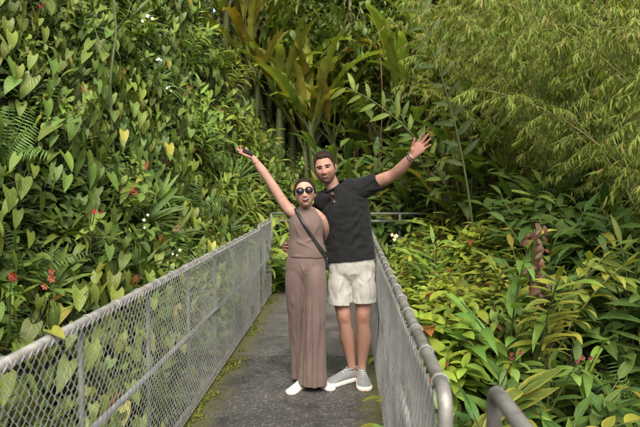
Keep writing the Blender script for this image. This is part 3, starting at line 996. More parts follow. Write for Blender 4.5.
# ---- trees closing the view
V['tree'] = [p_tree(), p_tree(7.5, 2.6, 1700, (.2, .34), (0.05, 0.085, 0.02)), p_tree(5.5, 2.2, 1900, (.12, .2), (0.06, 0.085, 0.024), T_SMALL)]
V['bush'] = [p_tree(3.0, 2.0, 2600, (.14, .26), (0.055, 0.09, 0.02), trunk_r=.07), p_tree(3.2, 2.0, 2600, (.18, .30), (0.075, 0.11, 0.022), T_LANCE, .07)]
for i, (x, y, s) in enumerate(((-3.6, 16.4, 1.1), (-1.9, 15.6, 1.0), (-.5, 16.4, 1.1), (.8, 15.8, 1.0), (2.2, 16.2, 1.0), (3.8, 15.6, 1.0), (-2.8, 18.6, 1.5), (-1.0, 19.0, 1.5), (1.0, 18.8, 1.4), (3.0, 18.6, 1.3), (-1.8, 21.5, 1.7), (.4, 22, 1.7), (5.6, 15.0, 1.1))):
    place(('bush', i % 2), V['bush'][i % 2], 'broadleaf_bush', 'broad leafy bush in the dim backdrop under the jungle trees', 'shrub', (x, y, ground_h(x, y)), (0, 0, rng.uniform(0, 6.28)), s, 'bushes in the backdrop')
TREES = [(-2.2, 15.8, 0, 1.0), (-.6, 17.2, 1, .95), (-3.2, 18.6, 2, 1.3), (1.2, 17.8, 0, 1.1), (3.0, 21, 2, 1.3), (-4.6, 15.6, 2, .8), (-2.6, 17.0, 0, 1.0), (-.4, 19.0, 1, 1.0), (1.9, 20.0, 2, 1.1), (-3.4, 20.5, 1, 1.1), (4.4, 18.5, 0, 1.1), (7.0, 16.5, 1, 1.0), (9.0, 14.0, 2, 1.0),
         (.8, 23.5, 0, 1.3), (-6.5, 18.0, 0, 1.1), (4.5, 23.5, 1, 1.2), (-1.6, 24.0, 2, 1.3), (8.5, 20.5, 0, 1.2), (7.6, 11.5, 0, .8), (2.6, 16.6, 0, .8)]
for (x, y, k, s) in TREES:
    place(('tree', k), V['tree'][k], 'jungle_tree', 'leafy jungle tree in the dim backdrop closing the valley behind the plants', 'tree', (x, y, ground_h(x, y)), (0, 0, rng.uniform(0, 6.28)), s, 'jungle trees in the backdrop')

# bare trunks among the bananas and on the slope
def trunk_thing(px0, py0, px1, py1, Y, r, label, mat='wood'):
    a, b = at(px0, py0, Y), at(px1, py1, Y)
    a.z = min(a.z, ground_h(a.x, a.y)) - .2
    root = thing('bare_trunk', label, 'trunk', a)
    t = Tubes(); t2 = Tubes()
    n = 9
    pts = [(b - a) * (i / (n - 1)) + Vector((.03 * math.sin(i * 1.3), .02 * math.cos(i * 2), 0)) for i in range(n)]
    t.add(pts, np.linspace(r, r * .7, n), 8, True)
    link('stem', t.mesh('bare_stem', M[mat]), root)
    for i in (3, 5, 6):
        t2 = Tubes()
        t2.add([pts[i], pts[i] + Vector((.15 * (-1) ** i, -.05, .18)), pts[i] + Vector((.22 * (-1) ** i, -.02, .42))], [r * .4, r * .3, r * .12], 5, True)
        link('branch', t2.mesh('bare_branch', M[mat]), root)
trunk_thing(346, 110, 350, -30, 15.2, .06, 'brown bare trunk rising between the banana leaves behind the couple', 'wood')
trunk_thing(378, 160, 382, 60, 12.2, .014, 'slender brown stem standing just above the shoulder of the man', 'redstem')
trunk_thing(110, 110, 114, -20, 7.4, .02, 'grey-green bare stem climbing out of the top of the leafy slope', 'stem')

# ---- accents: flowers on plants of their own
def flower_plant(px, py, Y, col, label, L=.05, name='flowering_plant', dx=0):
    p = at(px, py, Y)
    i = rng.randrange(len(V['shrub']))
    root = thing(name, label, 'flower', p)
    lv, st = Leaves(), Tubes()
    st.add([(-.12, .18, -.38), (-.05, .06, -.12), (0, 0, 0)], [.006, .005, .003], 4)
    for k in range(7):
        d = sph(k * 2.4, rng.uniform(-.3, .5))
        lv.add(rng.choice(T_OVATE), (-.05 + .01 * k, .06 - .005 * k, -.14 + .012 * k), frame(d), rng.uniform(.08, .13), jit((0.07, .12, .02), .25))
    link('foliage', lv.mesh('flower_foliage', M['shrub']), root)
    link('stem', st.mesh('flower_stem', M['stem']), root)
    L *= .45 if col[1] > .1 else .40
    if col[1] < .2: col = (col[0] * .55, col[1] * .6, col[2] * .6)
    flower_parts(root, (0, 0, 0), col, 6, L)
    for k in range(2):
        flower_parts(root, (rng.uniform(-.06, .06), -.01, rng.uniform(-.06, .05)), col, 5, L * .8)
FL = [(148, 16, 6.6, (.75, .74, .68), 'cluster of white blossoms high on the slope under the overhanging top leaves', .055),
      (159, 59, 6.5, (.7, .7, .66), 'small white blossom beside the strap leaves of the upper slope', .035),
      (167, 88, 6.5, (.72, .7, .65), 'tiny white blossom below the other white ones on the slope', .03),
      (45, 3, 6.6, (.5, .03, .03), 'red blossom at the very top of the slope near the small-leaved shrubs', .06),
      (95, 211, 5.2, (.42, .03, .03), 'red spathe flower amid the heart leaves of the middle slope', .05),
      (144, 220, 5.0, (.72, .72, .66), 'small white flower just above the long fence in the dark leaves', .032),
      (180, 250, 5.6, (.7, .7, .62), 'round whitish flower touching the rail of the long fence', .04),
      (133, 192, 5.2, (.30, .09, .02), 'orange-brown withered bloom standing upright on the middle slope', .07),
      (176, 229, 5.4, (.20, .15, .06), 'pale yellow-brown wilted bloom hanging near the fence rail', .08),
      (52, 278, 4.4, (.36, .12, .05), 'salmon-coloured withered bloom low on the slope behind the fence', .075),
      (12, 276, 4.2, (.25, .04, .02), 'dark red spiky bloom low on the slope at the fence corner', .085),
      (246, 152, 8.0, (.26, .09, .02), 'rusty brown leaf rosette near the raised phone of the woman', .12),
      (396, 236, 8.6, (.70, .58, .38), 'cream blossom beside the man-side fence in front of the crossing railing', .07),
      (520, 352, 4.0, (.22, .05, .03), 'reddish flower head at the base of the large pale ginger spray', .05),
      (582, 358, 3.9, (.24, .07, .05), 'pinkish brown flower head among the dark gingers by the frame corner', .05)]
for f in FL: flower_plant(*f)

# ---- one leaf lying on the rail of the long fence
p = at(45, 337, 2.263)
lf = Leaves(); lf.add(T_HEART[0], (0, 0, 0), frame((.8, -.5, -.12), (.2, -.3, 1)), .085, (0.17, 0.19, 0.03))
fl = link('fallen_leaf', lf.mesh('fallen_leaf', M['heart'])); fl.location = (-1.075, p.y, 1.062)
fl['label'] = 'yellow-green fallen leaf lying on the top rail of the long fence'; fl['category'] = 'leaf'

# ---- undergrowth filling between the plants: too many leaves to count
def build_undergrowth():
    lv = Leaves()
    tm = T_OVATE + T_SMALL
    for i in range(46000):
        y = rng.uniform(2.6, 17)
        x = rng.uniform(-.68 * y - .6, .68 * y * .72 + .9)
        if i > 26000:
            y = rng.uniform(3.5, 12); x = xfoot(y) - 2.3 * rng.uniform(-.1, 1.05)
        if -1.2 < x < .45 and y < 11.2: continue
        if -1.7 < x < 2.2 and 9.5 < y < 11.2: continue
        z = ground_h(x, y) + abs(rng.gauss(0, .16))
        if not vis((x, y, z), 40): continue
        d = sph(rng.uniform(-PI, 0) if x > -1 else rng.uniform(-1.9, .9), rng.uniform(-.8, .7))
        lv.add(rng.choice(tm), (x, y, z), frame(d, (0, -.4, 1)), rng.uniform(.08, .19), jit((0.045, 0.075, 0.016), .35, .12), 1.0)
    o = link('undergrowth', lv.mesh('undergrowth', M['shrub']))
    o['kind'] = 'stuff'; o['label'] = 'leafy undergrowth filling the gaps between the plants'; o['category'] = 'undergrowth'
build_undergrowth()

# ------------------------------------------------------------------ people: surface helpers
def tube_geo(pts, rad, side=(1, 0, 0), n=24, cap=.5, power=1.0, sub=3):
    """closed tube through pts; rad = r or (a, b): a along side, b across. Catmull-Rom resampled."""
    P = np.array([tuple(p) for p in pts], float)
    Rd = np.array([(r, r) if isinstance(r, (int, float)) else r for r in rad], float)
    if sub > 1 and len(P) > 2:
        def cr(A):
            A0 = np.concatenate([[2 * A[0] - A[1]], A, [2 * A[-1] - A[-2]]])
            out = []
            for i in range(1, len(A0) - 2):
                for k in range(sub):
                    t = k / sub
                    a, b, c, d = A0[i - 1], A0[i], A0[i + 1], A0[i + 2]
                    out.append(.5 * (2 * b + (c - a) * t + (2 * a - 5 * b + 4 * c - d) * t * t + (3 * b - a - 3 * c + d) * t ** 3))
            out.append(A[-1]); return np.array(out)
        P, Rd = cr(P), cr(Rd)
    m = len(P)
    T = np.gradient(P, axis=0); T /= np.linalg.norm(T, axis=1)[:, None]
    ang = np.linspace(0, 2 * PI, n, endpoint=False)
    ca, sa = np.cos(ang), np.sin(ang)
    if power != 1.0:
        ca = np.sign(ca) * abs(ca) ** power; sa = np.sign(sa) * abs(sa) ** power
    V = []
    for i in range(m):
        s = np.asarray(side, float); s = s - T[i] * s.dot(T[i])
        if np.linalg.norm(s) < .1:
            s = np.array((0, 1.0, 0)) - T[i] * T[i][1]
        s /= np.linalg.norm(s)
        b = np.cross(T[i], s)
        V.append(P[i] + Rd[i][0] * ca[:, None] * s + Rd[i][1] * sa[:, None] * b)
    V = np.concatenate(V)
    Fc = [(i * n + j, i * n + (j + 1) % n, (i + 1) * n + (j + 1) % n, (i + 1) * n + j) for i in range(m - 1) for j in range(n)]
    c0, c1 = len(V), len(V) + 1
    V = np.concatenate([V, [P[0] - T[0] * min(Rd[0]) * cap], [P[-1] + T[-1] * min(Rd[-1]) * cap]])
    for j in range(n):
        Fc.append((c0, (j + 1) % n, j))
        Fc.append((c1, (m - 1) * n + j, (m - 1) * n + (j + 1) % n))
    return V, Fc

def geo_mesh(name, geos):
    V, Fc = [], []
    for v, f in geos:
        o = len(V)
        V.extend(map(tuple, v)); Fc.extend([tuple(i + o for i in q) for q in f])
    me = bpy.data.meshes.new(name)
    me.from_pydata(V, [], Fc)
    me.update()
    return me

def evaluate(me, mods):
    o = bpy.data.objects.new('tmp', me); COL.objects.link(o)
    for kind, props in mods:
        md = o.modifiers.new('m', kind)
        for k, v in props.items():
            setattr(md, k, v)
    dg = bpy.context.evaluated_depsgraph_get()
    out = bpy.data.meshes.new_from_object(o.evaluated_get(dg))
    bpy.data.objects.remove(o)
    bpy.data.meshes.remove(me)
    out.polygons.foreach_set('use_smooth', np.ones(len(out.polygons), dtype=bool))
    return out

def fuse(name, geos, voxel=.006, smooth=4, factor=.5):
    me = geo_mesh(name, geos)
    bm = bmesh.new(); bm.from_mesh(me)
    bmesh.ops.recalc_face_normals(bm, faces=bm.faces)
    bm.to_mesh(me); bm.free()
    mods = [('REMESH', dict(mode='VOXEL', voxel_size=voxel))]
    if smooth: mods.append(('SMOOTH', dict(iterations=smooth, factor=factor)))
    out = evaluate(me, mods)
    out.name = name
    return out

def get_co(me):
    a = np.empty(len(me.vertices) * 3, dtype=np.float32)
    me.vertices.foreach_get('co', a); return a.reshape(-1, 3).astype(float)
def set_co(me, V):
    me.vertices.foreach_set('co', np.asarray(V, dtype=np.float32).ravel()); me.update()
def get_no(me):
    a = np.empty(len(me.vertices) * 3, dtype=np.float32)
    me.vertices.foreach_get('normal', a); return a.reshape(-1, 3).astype(float)

def cut(me, cuts):
    """open the mesh at planes: (point, outward normal, radius)"""
    bm = bmesh.new(); bm.from_mesh(me)
    for p, nrm, rad in cuts:
        p = Vector(p); nrm = Vector(nrm)
        fs = [f for f in bm.faces if (f.calc_center_median() - p).length < rad]
        geom = list({v for f in fs for v in f.verts}) + list({e for f in fs for e in f.edges}) + fs
        bmesh.ops.bisect_plane(bm, geom=geom, plane_co=p, plane_no=nrm, clear_outer=True)
    bm.to_mesh(me); bm.free()
    return me

def solid(me, th):
    nm = me.name
    o = evaluate(me, [('SOLIDIFY', dict(thickness=th, offset=0.0))])
    o.name = nm
    return o

def wrinkle(me, amp, scale, seed=0, mask=None, ridged=False):
    V, N = get_co(me), get_no(me)
    D = np.zeros(len(V))
    for i, v in enumerate(V):
        q = Vector((v[0] * scale[0], v[1] * scale[1], v[2] * scale[2] + seed))
        n = noise.noise(q) + .5 * noise.noise(q * 2.1)
        D[i] = n
    if ridged: D = .6 - 2.2 * np.abs(D)
    if mask is not None: D *= mask(V)
    set_co(me, V + N * (amp * D)[:, None])

# ------------------------------------------------------------------ head
class Head:
    def __init__(self, c, roll=0, yaw=0, pitch=0, size=1.0, wide=1.0, jaw=.26):
        self.c = np.array(c); self.size = size; self.wide = wide; self.jaw = jaw
        # local x -> image right, f -> towards the camera (-Y), z up
        base = np.array(((1, 0, 0), (0, -1, 0), (0, 0, 1.0))).T
        rot = np.array(Euler((pitch, roll, yaw), 'XYZ').to_matrix())
        self.R = rot @ base
    def w(self, p):
        return self.c + self.size * (self.R @ np.asarray(p, float))
    def W(self, P):
        return self.c + self.size * (np.asarray(P) @ self.R.T)
    def local(self, V):
        return (V - self.c) @ self.R / self.size
    def shell(self, nu=64, nv=48, grow=None):
        V = []
        for i in range(1, nv):
            th = PI * i / nv
            for j in range(nu):
                ph = 2 * PI * j / nu
                V.append((math.sin(th) * math.cos(ph), math.sin(th) * math.sin(ph), math.cos(th)))
        V += [(0, 0, 1), (0, 0, -1)]
        D = np.array(V)
        P = self.shape(D)
        if grow is not None:
            g = np.array([grow(d) for d in D])
            n = D / np.array((.077, .098, .118)); n /= np.linalg.norm(n, axis=1)[:, None]
            P = P + n * g[:, None]
        Fc = []
        for i in range(nv - 2):
            for j in range(nu):
                Fc.append((i * nu + j, (i + 1) * nu + j, (i + 1) * nu + (j + 1) % nu, i * nu + (j + 1) % nu))
        a, b = (nv - 1) * nu, (nv - 1) * nu + 1
        for j in range(nu):
            Fc.append((a, j, (j + 1) % nu)); Fc.append((b, (nv - 2) * nu + (j + 1) % nu, (nv - 2) * nu + j))
        return self.W(P), Fc
    def shape(self, D):
        x, f, z = D[:, 0].copy(), D[:, 1].copy(), D[:, 2].copy()
        X = .077 * self.wide * np.sign(x) * abs(x) ** .92
        Fr = np.where(f > 0, .094 * abs(f) ** .88, -.102 * abs(f))
        Z = .117 * z
        t = np.clip(-z, 0, 1)
        X *= 1 - self.jaw * t ** 1.6
        Fr = np.where(f < 0, Fr * (1 - .55 * t ** 1.2), Fr * (1 - .10 * t ** 2))
        tt = np.clip(z, 0, 1)
        Fr = np.where(f > 0, Fr * (1 - .06 * tt), Fr)
        Z = np.where(z < -.6, Z - .004 * ((abs(f) + f) / 2), Z)
        return np.stack([X, Fr, Z], axis=1)
    def ear_geos(self):
        out = []
        for s in (-1, 1):
            p = [(s * .073 * self.wide, -.012, -.034), (s * .082 * self.wide, -.020, -.008), (s * .084 * self.wide, -.024, .016), (s * .076 * self.wide, -.018, .030)]
            out.append(tube_geo(self.W(p), [(.008, .008), (.006, .015), (.006, .017), (.006, .010)], side=self.R @ np.array((1.0, 0, 0)), n=12))
        return out
    FEAT = [(.0, -.010, .0105, .0085, .020), (.0, -.034, .0165, .0105, .0090), (.013, -.038, .006, .006, .006), (-.013, -.038, .006, .006, .006),
            (.031, .006, -.0145, .013, .010), (-.031, .006, -.0145, .013, .010), (.031, .002, .004, .009, .005), (-.031, .002, .004, .009, .005),
            (.027, .026, .0045, .018, .006), (-.027, .026, .0045, .018, .006), (.043, -.028, .0065, .015, .014), (-.043, -.028, .0065, .015, .014),
            (.0, -.060, .007, .024, .016), (.0, -.103, .008, .017, .012), (.0, -.083, -.003, .018, .005),
            (.030, -.050, -.0045, .0045, .015), (-.030, -.050, -.0045, .0045, .015), (.046, -.066, .003, .012, .014), (-.046, -.066, .003, .012, .014)]
    def sculpt(self, me):
        V = get_co(me); L = self.local(V)
        near = (np.linalg.norm(L, axis=1) < .2) & (L[:, 1] > .01)
        d = np.zeros(len(V))
        for x0, z0, A, sx, sz in self.FEAT:
            d += A * np.exp(-((L[:, 0] - x0) ** 2 / (2 * sx * sx) + (L[:, 2] - z0) ** 2 / (2 * sz * sz)))
        d *= np.clip((L[:, 1] - .01) / .04, 0, 1) * near
        V = V + self.size * d[:, None] * (self.R @ np.array((0, 1.0, 0)))[None, :]
        set_co(me, V)
    def patch(self, bvh, name, fn, nu, nv, off, mat, parent):
        """grid of local (x, z) points dropped on the face from the front"""
        V, ok = [], True
        dirn = Vector(self.R @ np.array((0, -1.0, 0)))
        for i in range(nu + 1):
            for j in range(nv + 1):
                x, z = fn(i / nu, j / nv)
                o = Vector(self.w((x, .25, z)))
                hit = bvh.ray_cast(o, dirn, .4)
                p = hit[0] if hit[0] is not None else Vector(self.w((x, .08, z)))
                V.append(tuple(p - dirn * off))
        Q = [(i * (nv + 1) + j, (i + 1) * (nv + 1) + j, (i + 1) * (nv + 1) + j + 1, i * (nv + 1) + j + 1) for i in range(nu) for j in range(nv)]
        me = np_mesh(name, V, Q)
        me = evaluate(me, [('SOLIDIFY', dict(thickness=.0012, offset=0.0))]); me.name = name
        me.materials.append(mat)
        o = link(name, me, parent)
        return o

def lens_fn(cx, cz, w, h, curve=0.0, slant=0.0, sharp=1.0):
    """almond / band outline: u along, v across"""
    def fn(u, v):
        t = 2 * u - 1
        hh = h * max(0.02, (1 - abs(t) ** (2 * sharp))) ** .7
        return cx + t * w, cz + curve * t * t + slant * t + (v - .5) * 2 * hh
    return fn

# ------------------------------------------------------------------ hand
def hand_geos(wrist, fdir, pnorm, thumb_sign, size=1.0, curl=(.15, .12, .12, .18), spread=1.0, thumb_out=.9, thumb_curl=.1):
    """fdir along the fingers, pnorm out of the palm; thumb on the +X local side times thumb_sign"""
    y = np.array(fdir, float); y /= np.linalg.norm(y)
    z = np.array(pnorm, float); z -= y * z.dot(y); z /= np.linalg.norm(z)
    x = np.cross(y, z) * thumb_sign
    B = np.stack([x, y, z], axis=1)
    w0 = np.array(wrist, float)
    def W(p): return w0 + size * (B @ np.array(p, float))
    G = []
    G.append(tube_geo([W((0, -.03, 0)), W((0, 0, 0)), W((.002, .028, .001)), W((.002, .06, .001)), W((.001, .088, 0))],
                      [(.026 * size, .019 * size), (.027 * size, .018 * size), (.035 * size, .017 * size), (.041 * size, .0145 * size), (.040 * size, .0115 * size)], side=x, n=20, power=.85))
    # thumb ball
    G.append(tube_geo([W((.008, .008, .006)), W((.024, .032, .010)), W((.036, .052, .008))], [.013 * size, .0165 * size, .012 * size], side=x, n=12))
    bx = (.030, .0105, -.0095, -.0285); by = (.086, .092, .089, .079); ln = (.070, .079, .073, .057); rr = (.0088, .0090, .0086, .0076)
    sp = (.16, .04, -.08, -.24)
    for i in range(4):
        a = sp[i] * spread
        c = curl[i]
        p = np.array((bx[i], by[i] - .02, 0.0)); pts = [p, np.array((bx[i], by[i], 0.0))]
        e = 0.0
        for k, fr in enumerate((.46, .30, .24)):
            e += c * (1.0 if k == 0 else 1.3)
            d = np.array((math.sin(a) * math.cos(e), math.cos(a) * math.cos(e), math.sin(e)))
            pts.append(pts[-1] + d * ln[i] * fr)
        r = rr[i] * size
        G.append(tube_geo([W(q) for q in pts], [r * 1.1, r * 1.08, r * .98, r * .9, r * .72], side=x, n=12, cap=.8))
    p0 = np.array((.030, .040, .008))
    d = np.array((math.sin(thumb_out), math.cos(thumb_out), .25)); d /= np.linalg.norm(d)
    p1 = p0 + d * .036
    d2 = d + np.array((-.35 * thumb_curl * 3, .3 * thumb_curl, .2)); d2 /= np.linalg.norm(d2)
    p2 = p1 + d2 * .030
    G.append(tube_geo([W(p0 - d * .012), W(p0), W(p1), W(p2)], [.0125 * size, .0122 * size, .0105 * size, .0078 * size], side=x, n=12, cap=.8))
    return G

# ------------------------------------------------------------------ people: materials
def skin_mat(name, col, red):
    m, nt, b, out = new_mat(name)
    geo = nd(nt, 'ShaderNodeNewGeometry')
    n = noise_tex(nt, geo.outputs['Position'], 26, 4)
    n2 = noise_tex(nt, geo.outputs['Position'], 260, 2)
    c = mix_col(nt, ramp(nt, n, [(.35, 0.0), (.7, .6)]), col, red)
    a = nd(nt, 'ShaderNodeAttribute', attribute_name='tint')
    c = mix_col(nt, a.outputs['Fac'], c, red)
    be = nd(nt, 'ShaderNodeAttribute', attribute_name='beard')
    c = mix_col(nt, math_node(nt, 'MULTIPLY', be.outputs['Fac'], math_node(nt, 'MULTIPLY_ADD', n2, .8, .25)), c, (.10, .06, .045))
    c = mix_col(nt, 1.0, c, ramp(nt, noise_tex(nt, geo.outputs['Position'], 70, 5), [(.3, .86), (.7, 1.08)]), 'MULTIPLY')
    nt.links.new(c, b.inputs['Base Color'])
    b.inputs['Roughness'].default_value = .58
    b.inputs['Specular IOR Level'].default_value = .3
    b.inputs['Subsurface Weight'].default_value = .12
    b.inputs['Subsurface Radius'].default_value = (.012, .004, .002)
    b.inputs['Subsurface Scale'].default_value = 1.0
    bump(nt, b, n2, .12, .002)
    return m

def cloth_mat(name, col, rough=.85, rib=0.0, ribf=120.0, weave=900, var=.12, sheen=.2):
    m, nt, b, out = new_mat(name)
    geo = nd(nt, 'ShaderNodeNewGeometry')
    pos = geo.outputs['Position']
    n = noise_tex(nt, pos, 9, 4)
    c = mix_col(nt, 1.0, col, ramp(nt, n, [(.25, 1 - var), (.75, 1 + var)]), 'MULTIPLY')
    fine = noise_tex(nt, pos, weave, 2)
    h = fine
    if rib:
        sep = nd(nt, 'ShaderNodeSeparateXYZ'); nt.links.new(pos, sep.inputs[0])
        wv = math_node(nt, 'SINE', math_node(nt, 'MULTIPLY', math_node(nt, 'ADD', sep.outputs[0], math_node(nt, 'MULTIPLY', sep.outputs[1], .6)), ribf * 2 * PI))
        h = math_node(nt, 'ADD', math_node(nt, 'MULTIPLY', fine, .4), math_node(nt, 'MULTIPLY', wv, rib))
    nt.links.new(c, b.inputs['Base Color'])
    b.inputs['Roughness'].default_value = rough
    b.inputs['Specular IOR Level'].default_value = .25
    b.inputs['Sheen Weight'].default_value = sheen
    b.inputs['Sheen Roughness'].default_value = .5
    bump(nt, b, h, .35, .003)
    return m

def hair_mat(name, col):
    m, nt, b, out = new_mat(name)
    tc = nd(nt, 'ShaderNodeNewGeometry')
    mp = nd(nt, 'ShaderNodeMapping'); mp.inputs['Scale'].default_value = (420, 420, 60)
    nt.links.new(tc.outputs['Position'], mp.inputs['Vector'])
    n = noise_tex(nt, mp.outputs[0], 1.0, 3)
    nt.links.new(mix_col(nt, n, tuple(c * .5 for c in col), tuple(c * 1.8 for c in col)), b.inputs['Base Color'])
    b.inputs['Roughness'].default_value = .6
    b.inputs['Specular IOR Level'].default_value = .15
    bump(nt, b, n, .8, .004)
    return m

M['skin_man'] = skin_mat('tan_skin', (.315, .188, .136), (.29, .118, .088))
M['skin_woman'] = skin_mat('light_skin', (.40, .255, .19), (.36, .155, .115))
M['black_tee'] = cloth_mat('charcoal_cotton', (.0075, .008, .0082), .92, var=.3, sheen=.04)
M['shorts'] = cloth_mat('cream_twill', (.335, .322, .288), .85, var=.07)
M['knit'] = cloth_mat('taupe_knit', (.128, .088, .077), .9, rib=.5, ribf=85, var=.12, sheen=.08)
M['man_hair'] = hair_mat('dark_brown_hair', (.022, .013, .009))
M['woman_hair'] = hair_mat('brown_hair', (.018, .011, .008))
M['lips'] = plain('lips', (.36, .125, .095), .5, var=.1)
M['mouth'] = plain('mouth_inside', (.13, .032, .028), .6)
M['teeth'] = plain('teeth', (.45, .41, .36), .6, var=.04)
M['man_teeth'] = plain('man_teeth', (.40, .35, .29), .5, var=.04)
M['shaded_eye_white'] = plain('shaded_eye_white', (.09, .065, .05), .7, spec=.1, var=.05)  # eye white darkened in its colour, standing in for shade under the brow
M['iris'] = plain('iris', (.014, .009, .006), .45, spec=.15)
M['lash'] = plain('lash_line', (.012, .008, .006), .8, spec=.1)
M['dark_lens'] = plain('dark_lens', (.010, .008, .008), .16, var=0, spec=.35)
M['tortoise'] = plain('tortoise_frame', (.09, .035, .015), .25, var=.6, scale=90)
M['gold'] = plain('brass_frame', (.35, .22, .09), .3, .9, var=.1)
M['dark_frame'] = plain('dark_frame', (.035, .022, .015), .35, .4, var=.1)
M['black_strap'] = plain('black_leather', (.012, .012, .013), .5, var=.2, bstr=.05, bscale=500)
M['grey_knit'] = cloth_mat('grey_shoe_knit', (.17, .172, .172), .85, var=.25, weave=500)
M['white_leather'] = plain('white_leather', (.52, .51, .49), .5, var=.05)
M['sole'] = plain('pale_rubber', (.58, .55, .49), .6, var=.12)
M['red_rubber'] = plain('coral_rubber', (.42, .09, .05), .6, var=.15)
M['phone'] = plain('dark_glass', (.02, .012, .012), .15, var=.1)
M['metal'] = plain('watch_metal', (.06, .055, .05), .3, .7)

def tint_zone(me, spots, head=None, lip=None):
    """redder skin at knuckles, knees, cheeks: (centre, radius, strength)"""
    V = get_co(me)
    f = np.zeros(len(V))
    for c, r, s in spots:
        d = np.linalg.norm(V - np.array(c), axis=1)
        f = np.maximum(f, s * np.exp(-(d / r) ** 2))
    if head is not None:
        L = head.local(V); cz, w, h, cv = lip
        e = np.hypot(L[:, 0] / w, (L[:, 2] - cz - cv * (L[:, 0] / w) ** 2) / h)
        f = np.maximum(f, .85 * np.clip((1.15 - e) / .35, 0, 1) * (L[:, 1] > .04))
    a = me.color_attributes.new('tint', 'FLOAT_COLOR', 'POINT')
    C = np.ones((len(V), 4), dtype=np.float32); C[:, :3] = f[:, None]
    a.data.foreach_set('color', C.ravel())

def torus_geo(c, nrm, r, rt, n=28, k=8, ex=1.0, up=(0, 0, 1)):
    nrm = Vector(nrm).normalized()
    a = Vector(up).cross(nrm)
    if a.length < .1: a = Vector((1, 0, 0)).cross(nrm)
    a.normalize(); b = nrm.cross(a)
    V, Fc = [], []
    for i in range(n):
        t = 2 * PI * i / n
        d = a * math.cos(t) + b * math.sin(t) * ex
        for j in range(k):
            s = 2 * PI * j / k
            V.append(tuple(Vector(c) + d * (r + rt * math.cos(s)) + nrm * rt * math.sin(s)))
    Fc = [(i * k + j, ((i + 1) % n) * k + j, ((i + 1) % n) * k + (j + 1) % k, i * k + (j + 1) % k) for i in range(n) for j in range(k)]
    return V, Fc

def add_mesh(name, geos, mat, parent, smooth=True):
    me = geo_mesh(name, geos)
    me.polygons.foreach_set('use_smooth', np.full(len(me.polygons), smooth, dtype=bool))
    me.materials.append(mat)
    return link(name, me, parent)

def glasses(parent, Wf, lens_r, mat_frame, templ, fold=False):
    """Wf maps local (x, f, z) to the world; lens centres at x = +-.031"""
    for s in (-1, 1):
        c = (s * .031, 0, 0)
        V = [Wf((c[0] + lens_r * 1.04 * math.cos(t) * q, .004 * (1 - q * q) - abs(math.cos(t) * q) * .002, c[2] + lens_r * .95 * math.sin(t) * q)) for q in (.45, 1.0) for t in np.linspace(0, 2 * PI, 28, endpoint=False)]
        V.append(Wf((c[0], .005, c[2])))
        Fc = [(28 + j, 28 + (j + 1) % 28, (j + 1) % 28, j) for j in range(28)] + [(j, (j + 1) % 28, 56) for j in range(28)]
        me = geo_mesh('lens', [(V, Fc)])
        me = evaluate(me, [('SOLIDIFY', dict(thickness=.0018, offset=0.0))]); me.name = 'lens'
        me.materials.append(M['dark_lens'])
        link('lens', me, parent)
    fr = Tubes()
    for s in (-1, 1):
        pts = [Wf((s * .031 + lens_r * 1.04 * math.cos(t), .001 - abs(math.cos(t)) * .002, lens_r * .95 * math.sin(t))) for t in np.linspace(0, 2 * PI, 30)]
        fr.add(pts, .0016, 6)
    fr.add([Wf((-.031 + lens_r * .95, 0, .006)), Wf((0, .004, .010)), Wf((.031 - lens_r * .95, 0, .006))], .002, 6, True)
    fr_o = link('frame', fr.mesh('frame', mat_frame), parent)
    for s in (-1, 1):
        x = s * (.031 + lens_r)
        tm = Tubes()
        if fold:
            tm.add([Wf((x, -.002, .006)), Wf((x * .9, -.010 - .004 * s, .007)), Wf((-x * .5, -.012 - .004 * s, .003))], .002, 6, True)
        else:
            tm.add([Wf((x, -.002, .008)), Wf((s * .072, -.02, .008)), Wf((s * .079, -.085, .010)), Wf((s * .078, -.105, -.01))], .0018, 6, True)
        link('temple', tm.mesh('temple', mat_frame), parent)

